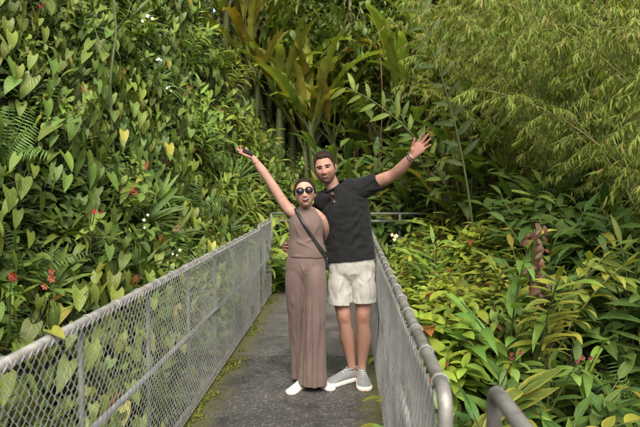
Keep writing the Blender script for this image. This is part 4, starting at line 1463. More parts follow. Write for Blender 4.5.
def shoe(parent, heel, az, length, upper_mat, sole_mat, accent=None, lift=0.0, laces=True, wide=1.0, tall=1.0, label=None):
    """heel = ground point under the heel, az = direction of the toe"""
    h = Vector(heel)
    fx = Vector((math.sin(az), -math.cos(az), 0)); sx = Vector((math.cos(az), math.sin(az), 0))
    k = length / .29
    def W(x, y, z): return h + sx * (x * k * wide) + fx * (y * k) + Vector((0, 0, z * k + lift))
    ys = [-.004, .02, .06, .10, .14, .18, .22, .255, .280, .291]
    hw = [.020, .033, .037, .037, .039, .044, .048, .044, .031, .012]
    tp = [.075, .098, .100, .094, .084, .070, .056, .046, .036, .026]
    n = 20
    V = []
    for y, w, t in zip(ys, hw, tp):
        t *= tall
        for j in range(n):
            a = 2 * PI * j / n
            c, s = math.cos(a), math.sin(a)
            zz = .018 + (t - .018) * (.5 + .5 * math.copysign(abs(s) ** .8, s))
            up = max(0, s)
            pin = 1 - .42 * up ** 1.5 if y < .2 else 1 - .25 * up ** 1.5
            V.append(tuple(W(w * math.copysign(abs(c) ** .75, c) * pin, y, zz)))
    m = len(ys)
    Fc = [(i * n + j, i * n + (j + 1) % n, (i + 1) * n + (j + 1) % n, (i + 1) * n + j) for i in range(m - 1) for j in range(n)]
    V += [tuple(W(0, -.006, .05)), tuple(W(0, .294, .022))]
    for j in range(n):
        Fc.append((m * n, (j + 1) % n, j)); Fc.append((m * n + 1, (m - 1) * n + j, (m - 1) * n + (j + 1) % n))
    root = add_mesh('shoe', [(V, Fc)], upper_mat, parent)
    # sole: outline slab
    def outline(g, z, y0=0, y1=1):
        L = [(w + g, y) for y, w in zip(ys, hw)]
        pts = [(w, y) for w, y in L] + [(-w, y) for w, y in reversed(L)]
        return [tuple(W(x, y + (g if y > .15 else -g), z)) for x, y in pts]
    V2 = outline(.002, .0) + outline(.006, .012) + outline(.006, .030) + outline(.001, .036)
    q = 2 * m
    F2 = [(r * q + j, r * q + (j + 1) % q, (r + 1) * q + (j + 1) % q, (r + 1) * q + j) for r in range(3) for j in range(q)]
    F2 += [(j, q - 1 - j, q - 2 - j, j + 1) for j in range(m - 1)] + [(3 * q + j, 3 * q + j + 1, 4 * q - 2 - j, 4 * q - 1 - j) for j in range(m - 1)]
    so = add_mesh('sole', [(V2, F2)], sole_mat, root)
    if accent:
        a_ = [tube_geo([W(-.040, .20, .008), W(-.040, .235, .008), W(-.030, .268, .008), W(0, .293, .009), W(.030, .268, .008), W(.040, .235, .008), W(.040, .20, .008)], [(.008 * k, .006 * k)] * 7, side=(0, 0, 1), n=8)]
        add_mesh('outsole_tip', a_, accent, so)
    # collar and laces
    col = [W(.030 * math.cos(t), .045 + .038 * math.sin(t), .099 * tall - .012 * math.sin(t)) for t in np.linspace(0, 2 * PI, 22)]
    t = Tubes(); t.add(col, .006 * k, 6)
    link('collar', t.mesh('collar', M['black_strap'] if not laces else upper_mat), root)
    if laces:
        t = Tubes()
        for i in range(5):
            y = .105 + i * .022; zt = (.094 - (y - .10) * .40) * tall
            t.add([W(-.020, y, zt - .004), W(0, y + .006, zt + .005), W(.020, y, zt - .004)], .0032 * k, 5, True)
        link('laces', t.mesh('laces', M['sole']), root)
    if label: root['label'] = label
    return root

# ================================================================== the man
YM = 5.03
def P(px, py, dy=0.0):
    return at(px, py, YM + dy)
man = thing('person', 'man in black T-shirt and cream shorts raising his open left hand, arm round the woman', 'person', (P(352, 380).x, YM, 0))
HM = Head(P(325.3, 169.3, -.05), roll=R(-11), yaw=R(-6), pitch=R(-2), size=.99, wide=1.02, jaw=.13)
X1 = (1, 0, 0)
G = []
G.append(tube_geo([P(351, 276), P(351, 262), P(350, 246), P(348, 226), P(345.5, 208), P(341, 196)], [(.10, .06), (.125, .08), (.138, .095), (.15, .10), (.15, .10), (.09, .07)]))
G.append(tube_geo([P(320, 203, .01), P(331, 197), P(343, 194), P(356, 191), P(366, 189)], [.05, .062, .062, .062, .052]))
G.append(tube_geo([P(339, 199, .0), P(334, 189, -.005), P(329.5, 179, -.02), P(327, 172, -.02)], [.066, .058, .055, .055]))
G.append(HM.shell()); G += HM.ear_geos()
# raised left arm and hand
WR = P(412.5, 155.8, -.24)
G.append(tube_geo([P(360, 190, 0), P(370, 186, -.01), P(380, 181, -.05), P(387, 178, -.08), P(394, 174.5, -.11), P(401, 168.5, -.16), P(408, 160.5, -.21), WR],
                  [.060, .060, .054, .050, .045, .045, .036, .029]))
hd = P(431, 134.5, -.28) - WR
G += hand_geos(WR, hd, (-.10, -1, .15), -1, 1.14, (.10, .06, .08, .12), 1.25, .55, .1)
# right arm round her back, hand on her waist
WRR = P(284.5, 247.5, .05)
G.append(tube_geo([P(324, 203, .02), P(316, 213, .08), P(308, 228, .13), P(298, 240, .14), P(290, 246.5, .11), WRR], [.055, .052, .046, .042, .034, .028]))
G += hand_geos(WRR, (.12, -1, .05), (1, .12, 0), 1, .98, (.22, .24, .26, .3), .9, .5, .1)
# legs
for pts in (([(341, 270, .02), (341, 292, .0), (342.5, 306, -.01), (344, 317, -.015), (345.5, 326, 0), (347.2, 337, .03), (350.3, 356, .055), (352, 367, .06), (352.5, 376, .055)]),
            ([(362, 270, .0), (363.5, 292, -.02), (363.5, 306, -.03), (363, 317, -.03), (363.2, 326, -.02), (364, 338, .01), (362.5, 356, .035), (361.6, 367, .04), (361.2, 376, .035)])):
    G.append(tube_geo([P(*q) for q in pts], [.088, .078, .063, .058, .0535, .060, .042, .034, .040], n=24))
body = fuse('person_body', G, .0034, 6, .5)
HM.sculpt(body)
tint_zone(body, [(HM.w((.045, .08, -.03)), .03, .5), (HM.w((-.045, .08, -.03)), .03, .5), (HM.w((0, .11, -.034)), .016, .6), (tuple(WR + hd * .6), .10, .55),
                 (tuple(P(344, 318, -.08)), .07, .4), (tuple(P(363, 318, -.09)), .07, .4), (tuple(P(348, 350)), .12, .25), (tuple(P(285, 246, -.03)), .09, .7)], HM, (-.0660, .028, .0095, .0080))
L_ = HM.local(get_co(body))
bd = np.clip((-.034 - L_[:, 2]) / .02, 0, 1) * np.clip((L_[:, 1] + .01) / .04, 0, 1) * np.clip((L_[:, 2] + .135) / .02, 0, 1) * (np.linalg.norm(L_, axis=1) < .2)
bd *= np.clip(np.hypot(L_[:, 0] / .7, L_[:, 2] + .038) / .022 - .6, 0, 1)
a_ = body.color_attributes.new('beard', 'FLOAT_COLOR', 'POINT')
C_ = np.ones((len(bd), 4), dtype=np.float32); C_[:, :3] = (bd * .8)[:, None]
a_.data.foreach_set('color', C_.ravel())
# knee caps and calves
V_ = get_co(body)
for c, r, a in ((P(344, 316, -.07), .030, .007), (P(363.2, 316, -.09), .030, .007), (P(344.5, 324, -.06), .02, -.004), (P(363.5, 324, -.08), .02, -.004), (P(340.5, 313, -.06), .014, .004), (P(359.5, 313, -.08), .014, .004), (P(347.5, 313, -.06), .014, .004), (P(366.7, 313, -.08), .014, .004), (P(334.5, 190, -.06), .012, .005)):
    d2 = ((V_ - np.array(c)) ** 2).sum(axis=1)
    V_[:, 1] -= a * np.exp(-d2 / (2 * r * r))
set_co(body, V_)
body.materials.append(M['skin_man'])
body_o = link('body', body, man)
bvh = BVHTree.FromPolygons([tuple(v) for v in get_co(body)], [tuple(p.vertices) for p in body.polygons])

def hair_short(d):
    x, f, z = d
    # hairline: forehead high, temples receding, down behind the ears to the nape
    az = math.atan2(f, abs(x))             # +pi/2 at the face centre, -pi/2 at the back
    line = np.interp(az, [-1.57, -.6, -.15, .12, .30, .55, .80, 1.1, 1.57], [-.36, -.34, -.28, -.24, -.04, .42, .64, .62, .63])
    e = z - line + .05 * noise.noise(Vector((x * 9, f * 9, z * 3)))
    g = .0165 * sm((e + .02) / .20) - .0085
    top = .014 * sm((z - .40) / .4)
    if g > 0: g *= .42 + .58 * sm((z - .05) / .5)
    return g + top * sm(e / .2) + .0035 * noise.noise(Vector((x * 14 + z * 4, f * 14, z * 5)))
hs = HM.shell(110, 84, hair_short)
add_mesh('hair', [hs], M['man_hair'], man)
def strands(name, H, grow, flow, n, L, mat, parent, lift=.25, w=.8, nz=.12):
    lv = Leaves(); k = 0
    while k < n:
        d = np.array((rng.gauss(0, 1), rng.gauss(0, 1), rng.gauss(0, 1))); d /= np.linalg.norm(d)
        g = grow(d)
        if g < .003 or d[1] < -.75: continue
        k += 1
        nn = d / np.array((.077, .098, .118)); nn /= np.linalg.norm(nn)
        p = H.shape(d[None, :])[0] + nn * (g - .002)
        f = np.array(flow(d)); f = f - nn * f.dot(nn); f /= (np.linalg.norm(f) + 1e-6)
        f = f + nn * lift * rng.uniform(.2, 1.2) + np.array((rng.gauss(0, nz), rng.gauss(0, nz), rng.gauss(0, nz)))
        lv.add(rng.choice(T_BLADE), H.w(p), frame(H.R @ f, H.R @ nn), rng.uniform(*L) * H.size * (.38 + .62 * sm((d[2] - .1) / .5)), (.02, .012, .01), w)
    return link(name, lv.mesh(name, mat), parent)
hair_o = [c for c in man.children if c.name.startswith('hair')][0]
strands('hair_strands', HM, hair_short, lambda d: (d[0] * .5 + .5, -1.0, .9 if d[2] > .35 else -.5), 3200, (.026, .052), M['man_hair'], hair_o, .33)
def brow(name, H, tree, s, z0, w, h, n, mat, parent):
    lv = Leaves()
    dirn = Vector(H.R @ np.array((0, -1.0, 0)))
    for k in range(n):
        t = rng.uniform(-1, 1)
        x = s * (.031 + t * w); z = z0 - .0045 * t * t + (.001 - .002 * t) + rng.uniform(-h, h) * (1 - .6 * max(0, t)) * .8
        hit = tree.ray_cast(Vector(H.w((x, .25, z))), dirn, .4)
        if hit[0] is None: continue
        f = np.array((s * 1.0, -.15, rng.uniform(-.1, .5) - .25 * t))
        lv.add(rng.choice(T_BLADE), np.array(hit[0]) - np.array(dirn) * .0008, frame(H.R @ f, -np.array(dirn)), rng.uniform(.007, .011), (.02, .012, .01), 1.5)
    return link(name, lv.mesh(name, mat), parent)
# face
for s in (-1, 1):
    brow('eyebrow', HM, bvh, s, .0225, .021, .0042, 90, M['man_hair'], man)
    ew = HM.patch(bvh, 'eye', lens_fn(s * .031, .0030, .0135, .0030, -.001), 12, 4, .0008, M['shaded_eye_white'], man)
    HM.patch(bvh, 'iris', lens_fn(s * .031, .0032, .0078, .0032), 8, 4, .0016, M['iris'], ew)
    HM.patch(bvh, 'lash_line', lens_fn(s * .031, .0066, .0175, .0034, -.003), 12, 2, .0020, M['lash'], ew)
lp = HM.patch(bvh, 'mouth', lens_fn(0, -.0650, .0270, .0050, .0085), 18, 6, .0010, M['mouth'], man)
HM.patch(bvh, 'teeth', lens_fn(0, -.0644, .0235, .0030, .0078), 18, 4, .0016, M['man_teeth'], lp)

# T-shirt
G = [tube_geo([P(351.5, 272), P(351, 262), P(350.5, 250), P(349, 236), P(347, 222), P(345.5, 208), P(342, 197), P(335, 189), P(331.5, 183.5), P(329.5, 179)],
              [(.192, .140), (.192, .138), (.185, .132), (.178, .128), (.182, .128), (.185, .125), (.150, .108), (.090, .080), (.070, .068), (.066, .064)], n=40),
     tube_geo([P(319.5, 205, .02), P(327, 199, .005), P(342, 191.5), P(355, 189), P(366, 187)], [.066, .074, .082, .082, .068]),
     tube_geo([P(356, 191, 0), P(366, 187.5, -.01), P(374, 183.5, -.03), P(382, 179.8, -.06), P(386, 178, -.075)], [.080, .080, .073, .066, .064]),
     tube_geo([P(330, 202, .01), P(322, 207, .04), P(315, 215, .09), P(309, 226, .13)], [.075, .070, .064, .062])]
tee = fuse('t_shirt', G, .0052, 10, .5)
wrinkle(tee, .007, (9, 5, 7), 4.0)
wrinkle(tee, .0065, (8, 5, 11), 14.0, None, True)
def fold_disp(me, folds):
    """soft ridges along line segments: (a, b, width, height)"""
    V, N = get_co(me), get_no(me)
    D = np.zeros(len(V))
    for a, b, w, h in folds:
        a, b = np.array(a), np.array(b)
        ab = b - a; t = np.clip(((V - a) @ ab) / ab.dot(ab), 0, 1)
        d = np.linalg.norm(V - (a + t[:, None] * ab), axis=1)
        D += 1.5 * h * np.exp(-(d / w) ** 2) * np.sin(PI * np.clip(t, .02, .98)) ** .5
    set_co(me, V + N * D[:, None])
FR = -.12
fold_disp(tee, [(P(370, 196, FR), P(352, 214, FR), .014, .012), (P(371, 202, FR), P(348, 230, FR), .016, .013), (P(372, 210, FR), P(346, 247, FR), .018, .012),
                (P(336, 202, FR), P(332, 228, FR), .016, .010), (P(372, 228, FR), P(352, 252, FR), .015, .010), (P(330, 222, FR), P(338, 252, FR), .014, .009),
                (P(366, 190, -.08), P(382, 187, -.09), .012, .008), (P(360, 194, -.10), P(378, 178, -.1), .010, -.006), (P(374, 240, -.05), P(366, 256, -.1), .012, .008)])
cut(tee, [(P(351, 259.5), (0.10, 0, -1), .30), (P(380.5, 181, -.055), P(386, 178, -.08) - P(376, 184, -.04), .13),
          (P(310, 224, .12), P(309, 226, .13) - P(315, 215, .09), .12), (P(330.6, 187.4, -.02), (-.44, -.24, .86), .112)])
tee = solid(tee, .004)
tee.materials.append(M['black_tee'])
tee_o = link('t_shirt', tee, man)
add_mesh('collar', [torus_geo(P(331.2, 187.4, -.022), (-.44, -.24, .86), .067, .0065)], M['black_tee'], tee_o)
bt = BVHTree.FromPolygons([tuple(v) for v in get_co(tee)], [tuple(p.vertices) for p in tee.polygons])

# shorts
G = [tube_geo([P(351, 252), P(351.5, 262), P(351.5, 272), P(351.5, 282)], [(.170, .118), (.182, .126), (.184, .118), (.12, .07)], n=40),
     tube_geo([P(344, 256, .0), P(341, 268, .01), P(340, 282, .0), P(340, 294, -.005), P(340.2, 308, -.01)], [(.05, .06), (.083, .10), (.096, .108), (.095, .108), (.094, .108)]),
     tube_geo([P(359, 256, .0), P(362, 268, .0), P(363, 282, -.01), P(363.7, 294, -.02), P(364, 306, -.02)], [(.05, .06), (.083, .10), (.096, .108), (.096, .108), (.095, .108)])]
sh = fuse('shorts', G, .0048, 34, .6)
wrinkle(sh, .005, (12, 6, 4), 9.0)
wrinkle(sh, .006, (13, 6, 8), 3.0, None, True)
fold_disp(sh, [(P(351.6, 268, FR - .01), P(351.8, 286, FR - .01), .005, -.005), (P(331, 266, -.08), P(329, 280, -.05), .005, -.006), (P(372, 264, -.08), P(374, 279, -.05), .005, -.006)])
fold_disp(sh, [(P(345, 270, FR), P(335, 300, FR), .014, .008),
               (P(352, 272, FR - .02), P(352, 296, FR), .008, -.016), (P(366, 272, FR), P(370, 300, FR), .014, .007), (P(356, 290, FR), P(358, 303, FR), .010, .008)])
cut(sh, [(P(340.2, 303.2), (-.03, 0, -1), .145), (P(364, 301), (.03, 0, -1), .135), (P(351, 256), (0, 0, 1), .25)])
sh = solid(sh, .004)
sh.materials.append(M['shorts'])
sh_o = link('shorts', sh, man)
# shoes
a1 = P(352.5, 376, .055); a2 = P(361.2, 376, .035)
shoe(man, (a1.x + .02, a1.y + .02, 0), R(-50), .30, M['grey_knit'], M['sole'], M['red_rubber'], wide=1.12, tall=1.12)
shoe(man, (a2.x - .005, a2.y + .055, 0), R(6), .30, M['grey_knit'], M['sole'], M['red_rubber'], wide=1.12, tall=1.12)
# wristband
wd = (P(412.5, 155.8, -.24) - P(408, 160.5, -.21)).normalized()
wb = P(410.8, 157.6, -.228)
add_mesh('bracelet', [torus_geo(wb - wd * .006, wd, .033, .0042), torus_geo(wb + wd * .012, wd, .031, .003)], M['black_strap'], man)

# sunglasses hung on the T-shirt neck
def hang_frame(c, xdir, fdir):
    x = Vector(xdir).normalized(); f = Vector(fdir); f = (f - x * f.dot(x)).normalized(); z = f.cross(x) * -1
    c = Vector(c)
    return lambda p: c + x * p[0] + f * p[1] + z * p[2]
hit = bt.ray_cast(Vector(P(331.5, 201, -.6)), Vector((0, 1, 0)), 1.0)
hp = hit[0] if hit[0] is not None else P(331.5, 201, -.12)
sg = thing('sunglasses', 'folded tortoiseshell sunglasses hanging from the neck of the black T-shirt', 'sunglasses', hp)
Wg = hang_frame(Vector((0, -.020, 0)), Vector((.22, 0, -1)), (0, -1, .12))
glasses(sg, Wg, .024, M['tortoise'], None, True)

# ================================================================== the woman
YW = 4.88
def Qp(px, py, dy=0.0):
    return at(px, py, YW + dy)
woman = thing('person', 'woman in taupe knit top and wide trousers raising a phone, wearing round sunglasses', 'person', (Qp(308, 385).x, YW, 0))
HW = Head(Qp(304.8, 193.6, -.045), roll=R(-6), yaw=R(4), pitch=R(-10), size=.945, wide=1.0, jaw=.20)
G = [tube_geo([Qp(306, 278), Qp(306, 264), Qp(306.5, 250), Qp(306.5, 238), Qp(306.5, 226), Qp(306.5, 216), Qp(306.5, 210.5)], [(.10, .07), (.115, .085), (.115, .085), (.11, .082), (.118, .09), (.112, .075), (.06, .05)]),
     tube_geo([Qp(292, 214.5, .01), Qp(299, 213), Qp(306.5, 212.5), Qp(313, 213.5), Qp(320, 217, .01)], [.036, .046, .05, .046, .038]),
     tube_geo([Qp(306.7, 216, .01), Qp(306.6, 209.5), Qp(306, 204, -.015), Qp(305.6, 198, -.02)], [.052, .044, .043, .043])]
G.append(HW.shell()); G += HW.ear_geos()
WW = Qp(252.6, 157.5, -.07)
G.append(tube_geo([Qp(298, 214.5, .01), Qp(291, 211, 0), Qp(284, 203.5, -.01), Qp(275.5, 190, -.03), Qp(268.5, 179.5, -.04), Qp(263, 171.5, -.05), Qp(257, 163.5, -.06), WW],
                  [.044, .047, .041, .037, .0335, .034, .028, .0225]))
wd2 = Qp(238, 150.5, -.10) - WW
G += hand_geos(WW, wd2, (.35, -.42, .95), 1, .86, (.30, .16, .10, .05), 1.3, .75, .1)
G.append(tube_geo([Qp(315, 215, .01), Qp(321, 219, .02), Qp(324.6, 228, .07), Qp(325.5, 236, .14), Qp(327, 242, .22), Qp(336, 247, .32), Qp(346, 250, .37)], [.042, .041, .037, .034, .031, .027, .022]))
G += hand_geos(Qp(346, 250, .37), (1, 0, -.15), (0, -1, 0), -1, .86, (.1, .1, .1, .1), .8, .7, .1)
for pts in ([(300, 270, 0), (298, 300, .03), (300, 322, .05), (303, 350, .08), (304.5, 372, .10), (305, 379, .10)], [(312, 270, 0), (312.5, 300, -.03), (313, 322, -.03), (313, 350, 0), (314, 370, .06), (314, 377, .07)]):
    G.append(tube_geo([Qp(*q) for q in pts], [.060, .056, .046, .043, .030, .034]))
wb_ = fuse('person_body', G, .0034, 6, .5)
HW.sculpt(wb_)
tint_zone(wb_, [(HW.w((.045, .08, -.03)), .03, .5), (HW.w((-.045, .08, -.03)), .03, .5), (HW.w((0, .11, -.034)), .014, .5), (tuple(WW + wd2 * .6), .09, .4)], HW, (-.0645, .0335, .0175, .0098))
wb_.materials.append(M['skin_woman'])
link('body', wb_, woman)
bw = BVHTree.FromPolygons([tuple(v) for v in get_co(wb_)], [tuple(p.vertices) for p in wb_.polygons])
def hair_slick(d):
    x, f, z = d
    az = math.atan2(f, abs(x))
    line = np.interp(az, [-1.57, -.6, -.15, .10, .30, .60, .90, 1.2, 1.57], [-.50, -.45, -.22, -.14, .12, .43, .58, .635, .64])
    e = z - line + .03 * noise.noise(Vector((x * 8, f * 8, z * 3)))
    part = .004 * math.exp(-(x / .05) ** 2) * (1 if f > -.2 else 0)
    return .021 * sm((e + .02) / .20) - .009 - part + .0018 * noise.noise(Vector((x * 16, f * 6, z * 16)))
hw_ = add_mesh('hair', [HW.shell(110, 84, hair_slick)], M['woman_hair'], woman)
strands('hair_strands', HW, hair_slick, lambda d: np.array((0, -.12, -.03)) - d * np.array((.075, .09, .115)), 1500, (.018, .030), M['woman_hair'], hw_, -.02, .6, .04)
bun = fuse('hair_bun', [tube_geo(HW.W([(0, -.098, -.02), (0, -.125, -.028), (.0, -.14, -.03)]), [.030, .038, .028], n=20)], .005, 3)
wrinkle(bun, .004, (60, 60, 60), 2)
bun.materials.append(M['woman_hair'])
link('hair_bun', bun, hw_)
sgw = bpy.data.objects.new('sunglasses', None); COL.objects.link(sgw); sgw.parent = woman
sgw['label'] = 'round dark sunglasses with thin metal rims'
glasses(sgw, lambda p: Vector(HW.w((p[0] * 1.12, p[1] + .101, p[2] + .009))), .0270, M['dark_frame'], None)
for s in (-1, 1):
    brow('eyebrow', HW, bw, s, .0340, .018, .0022, 50, M['woman_hair'], woman)
lp = HW.patch(bw, 'mouth', lens_fn(0, -.0650, .0285, .0125, .0095), 18, 6, .0012, M['mouth'], woman)
HW.patch(bw, 'teeth', lens_fn(0, -.0586, .0255, .0048, .0084), 18, 4, .0018, M['teeth'], lp)

# sleeveless knit top
G = [tube_geo([Qp(306.5, 262), Qp(306.5, 254), Qp(306.3, 246), Qp(306, 238), Qp(306, 230), Qp(306.2, 223), Qp(306.4, 216), Qp(306.5, 210), Qp(306.5, 206.5)],
              [(.140, .111), (.141, .112), (.135, .106), (.128, .10), (.128, .108), (.126, .110), (.112, .088), (.062, .058), (.052, .052)], n=36),
     tube_geo([Qp(294.5, 214.2, .005), Qp(300, 212.8), Qp(306.5, 212.3), Qp(313, 213.3), Qp(319, 216, .005)], [.040, .050, .052, .050, .041]),
     tube_geo([Qp(299.5, 228, -.03), Qp(299.5, 225.5, -.062)], [.058, .045], sub=1), tube_geo([Qp(312.5, 228, -.03), Qp(312.5, 225.5, -.062)], [.058, .045], sub=1)]
top = fuse('knit_top', G, .0055, 6, .5)
wrinkle(top, .0035, (10, 5, 7), 1.0)
fold_disp(top, [(Qp(294, 240, -.1), Qp(310, 247, -.1), .012, .006), (Qp(318, 236, -.1), Qp(304, 243, -.1), .011, .006), (Qp(296, 226, -.09), Qp(300, 238, -.1), .012, .005), (Qp(318, 224, -.08), Qp(314, 236, -.1), .012, .005)])
cut(top, [(Qp(306, 257.2), (.03, 0, -1), .22), (Qp(306.6, 207.6, 0), (0, -.12, 1), .09), (Qp(292.6, 215, 0), (-.84, 0, .54), .085), (Qp(320.6, 217, 0), (.84, 0, .54), .085)])
top = solid(top, .004)
top.materials.append(M['knit'])
top_o = link('knit_top', top, woman)
# wide trousers
G = [tube_geo([Qp(306.5, 248), Qp(306.5, 254), Qp(306, 262), Qp(305.5, 272), Qp(305.5, 284)], [(.132, .105), (.136, .110), (.148, .116), (.150, .108), (.11, .06)], n=40),
     tube_geo([Qp(299.5, 258, .0), Qp(297, 272, .01), Qp(296.5, 290, .02), Qp(297.6, 312, .06), Qp(298.4, 335, .10), Qp(300.0, 360, .13), Qp(301.2, 381, .145)], [(.06, .07), (.082, .11), (.082, .105), (.074, .095), (.068, .09), (.066, .09), (.070, .095)], n=36),
     tube_geo([Qp(312.5, 258, .0), Qp(314.5, 272, -.01), Qp(315, 290, -.025), Qp(314.8, 312, -.03), Qp(313.6, 335, -.025), Qp(313.4, 360, -.015), Qp(313.2, 388, -.01)], [(.06, .07), (.084, .110), (.090, .112), (.090, .105), (.092, .105), (.098, .11), (.106, .12)], n=36)]
tr = fuse('wide_trousers', G, .0055, 12, .6)
def leg_folds(me):
    V, N = get_co(me), get_no(me)
    z = V[:, 2]
    m = np.clip((.95 - z) / .6, 0, 1)
    D = np.array([noise.noise(Vector((v[0] * 26, v[1] * 14, v[2] * 1.1 + 5))) + .4 * noise.noise(Vector((v[0] * 55, v[1] * 30, v[2] * 2))) for v in V])
    set_co(me, V + N * (.019 * D * m)[:, None])
leg_folds(tr)
wrinkle(tr, .003, (14, 8, 6), 2.0)
FW = -.12
fold_disp(tr, [(Qp(305.5, 272, FW), Qp(300.8, 379, FW + .06), .011, -.022), (Qp(300, 262, FW), Qp(306, 278, FW), .010, .008), (Qp(313, 262, FW), Qp(307, 279, FW), .010, .008),
               (Qp(316, 285, FW), Qp(320, 378, FW), .014, .010), (Qp(310, 300, FW), Qp(306, 380, FW), .012, .010), (Qp(292, 285, -.06), Qp(297, 370, -.03), .012, .009)])
cut(tr, [(Qp(301.2, 377.5, .145), (-.06, 0, -1), .100), (Qp(312, 382.5, 0), (.0, 0, -1), .2), (Qp(306.5, 252.5), (0, 0, 1), .20)])
tr = solid(tr, .004)
tr.materials.append(M['knit'])
tr_o = link('wide_trousers', tr, woman)
band = add_mesh('waistband', [tube_geo([Qp(306.5, 253.0), Qp(306.5, 256.6)], [(.1405, .1135), (.1435, .1165)], n=40, sub=1, cap=0)], M['knit'], tr_o)
f1 = Qp(305.5, 380, .10); f2 = Qp(315, 378, .10)
shoe(woman, (f1.x - .005, f1.y - .03, 0), R(-24), .25, M['white_leather'], M['sole'], laces=True, tall=.85)
shoe(woman, (f2.x + .0, f2.y + .03, 0), R(38), .235, M['white_leather'], M['sole'], laces=True, tall=.85)
add_mesh('bracelet', [torus_geo(Qp(256.2, 162.4, -.062), Qp(252.6, 157.5, -.07) - Qp(257, 163.5, -.06), .0268, .0022)], M['gold'], woman)

# crossbody bag: strap over her shoulder, pouch at her hip
bag = thing('crossbody_bag', 'black crossbody bag worn on a broad strap across the taupe knit top', 'bag', tuple(Qp(326, 262, .05)))
bo = Vector(bag.location)
btop = BVHTree.FromPolygons([tuple(v) for v in get_co(top)], [tuple(p.vertices) for p in top.polygons])
c0, c1 = Qp(297.2, 211, 0), Qp(326.5, 257, 0)
V, nS = [], 26
ax = Vector((c1.z - c0.z, 0, c0.x - c1.x)).normalized()
for i in range(nS + 1):
    t = i / nS
    c = c0.lerp(c1, t)
    for j in (-1, 0, 1):
        q = c + ax * (.0122 * j)
        h = btop.ray_cast(Vector((q.x, YW - .5, q.z)), Vector((0, 1, 0)), .6)
        yv = (h[0].y if h[0] is not None else None)
        V.append([q.x, yv, q.z])
ylast = None
for k in range(3):
    col_ = [v for v in V[k::3]]
    ys_ = [v[1] for v in col_]
    known = [(i, y_) for i, y_ in enumerate(ys_) if y_ is not None]
    ii = [a for a, _ in known]; yy_ = [b for _, b in known]
    for i, v in enumerate(col_): v[1] = float(np.interp(i, ii, yy_)) - .006
# over the shoulder, round the back
back = [(c0 + Vector((-.004, -.045, .017))), (c0 + Vector((-.008, .0, .030))), (c0 + Vector((-.004, .055, .012)))]
Vb = []
for b_ in reversed(back):
    for j in (-1, 0, 1): Vb.append(tuple(b_ + Vector((ax.x * .0175 * j, 0, ax.z * .006 * j))))
V = Vb + [tuple(v) for v in V]
Vs = [tuple(Vector(v) - bo) for v in V]
n_ = len(Vs) // 3
me = np_mesh('strap', Vs, [(i * 3 + j, i * 3 + j + 1, i * 3 + j + 4, i * 3 + j + 3) for i in range(n_ - 1) for j in range(2)])
me = evaluate(me, [('SOLIDIFY', dict(thickness=.004, offset=0.0))]); me.name = 'strap'
me.materials.append(M['black_strap'])
link('strap', me, bag)
bm = bmesh.new(); bmesh.ops.create_cube(bm, size=1)
for v in bm.verts: v.co = Vector((v.co.x * .05, v.co.y * .15, v.co.z * .105))
bmesh.ops.bevel(bm, geom=bm.edges[:], offset=.016, segments=3, affect='EDGES', profile=.6)
me = bpy.data.meshes.new('pouch'); bm.to_mesh(me); bm.free()
me.polygons.foreach_set('use_smooth', np.ones(len(me.polygons), dtype=bool))
me.materials.append(M['black_strap'])
o = link('pouch', me, bag); o.location = Vector((.012, .12, -.02))

# phone held in her raised hand
ph = thing('phone', 'slim dark phone held in the raised hand of the woman', 'phone', tuple(Qp(247.6, 153.2, -.14)))
y_ = np.array(wd2.normalized()); z_ = np.array((.35, -.42, .95)); z_ = z_ - y_ * z_.dot(y_); z_ /= np.linalg.norm(z_); x_ = np.cross(y_, z_)
def slab_mesh(name, sx, sy, sz, mat, parent, off):
    bm = bmesh.new(); bmesh.ops.create_cube(bm, size=1)
    B = Matrix((x_, y_, z_)).transposed()
    for v in bm.verts: v.co = Vector((v.co.x * sx, v.co.y * sy, v.co.z * sz)) + Vector(off)
    bmesh.ops.bevel(bm, geom=bm.edges[:], offset=sz * .4, segments=3, affect='EDGES')
    for v in bm.verts: v.co = B @ v.co
    me = bpy.data.meshes.new(name); bm.to_mesh(me); bm.free(); me.materials.append(mat)
    return link(name, me, parent)
ph.location = Vector(WW) + Vector(y_) * .052 + Vector(z_) * .024
slab_mesh('phone_case', .052, .085, .008, M['phone'], ph, (0, 0, 0))
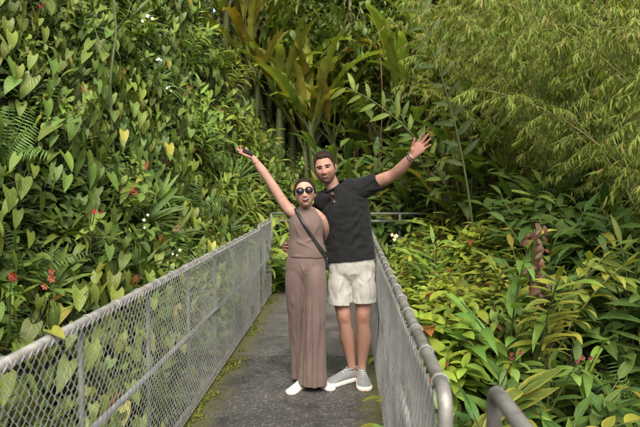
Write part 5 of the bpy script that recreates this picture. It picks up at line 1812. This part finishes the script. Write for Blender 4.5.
slab_mesh('phone_screen', .047, .079, .0020, M['dark_lens'], ph, (0, 0, .0044))

# every mesh of a person was modelled in world coordinates: hang it from the base without moving it
for root in (man, woman):
    off = Vector(root.location)
    for o in root.children:
        if o.type == 'MESH' or o.type == 'EMPTY':
            o.location = -off


# ------------------------------------------------------------------ light
world = bpy.data.worlds.new('World')
scene.world = world
world.use_nodes = True
nt = world.node_tree
bg = nt.nodes['Background']
sky = nt.nodes.new('ShaderNodeTexSky')
sky.sky_type = 'NISHITA'
sky.sun_disc = False
SUN_EL, SUN_AZ = R(48), R(174)     # azimuth measured from +Y clockwise
sky.sun_elevation = SUN_EL
sky.sun_rotation = SUN_AZ
sky.air_density = 1.0
sky.dust_density = 6.0
sky.ozone_density = 0.4
hsv = nt.nodes.new('ShaderNodeHueSaturation')
hsv.inputs['Saturation'].default_value = 0.2       # overcast
nt.links.new(sky.outputs[0], hsv.inputs['Color'])
nt.links.new(hsv.outputs[0], bg.inputs[0])
bg.inputs[1].default_value = 0.135
sl = bpy.data.lights.new('sun', 'SUN')
sl.energy = 1.7
sl.angle = R(32)
sl.color = (1.0, .88, .67)
sun = bpy.data.objects.new('sun', sl)
d = Vector((math.sin(SUN_AZ) * math.cos(SUN_EL), math.cos(SUN_AZ) * math.cos(SUN_EL), math.sin(SUN_EL)))
sun.rotation_euler = d.to_track_quat('Z', 'Y').to_euler()
sun.location = (0, 0, 12)
COL.objects.link(sun)

vs = scene.view_settings
vs.view_transform = 'Standard'
vs.look = 'None'
vs.gamma = 1
vs.exposure = 1.06
vs.use_curve_mapping = False
scene.render.engine = 'CYCLES'
cy = scene.cycles
cy.max_bounces = 7
cy.diffuse_bounces = 2
cy.glossy_bounces = 2
cy.transmission_bounces = 4
cy.transparent_max_bounces = 6
cy.caustics_reflective = False
cy.caustics_refractive = False
cy.use_denoising = True
try:
    cy.denoiser = 'OPENIMAGEDENOISE'
    cy.denoising_input_passes = 'RGB_ALBEDO_NORMAL'
except Exception:
    pass
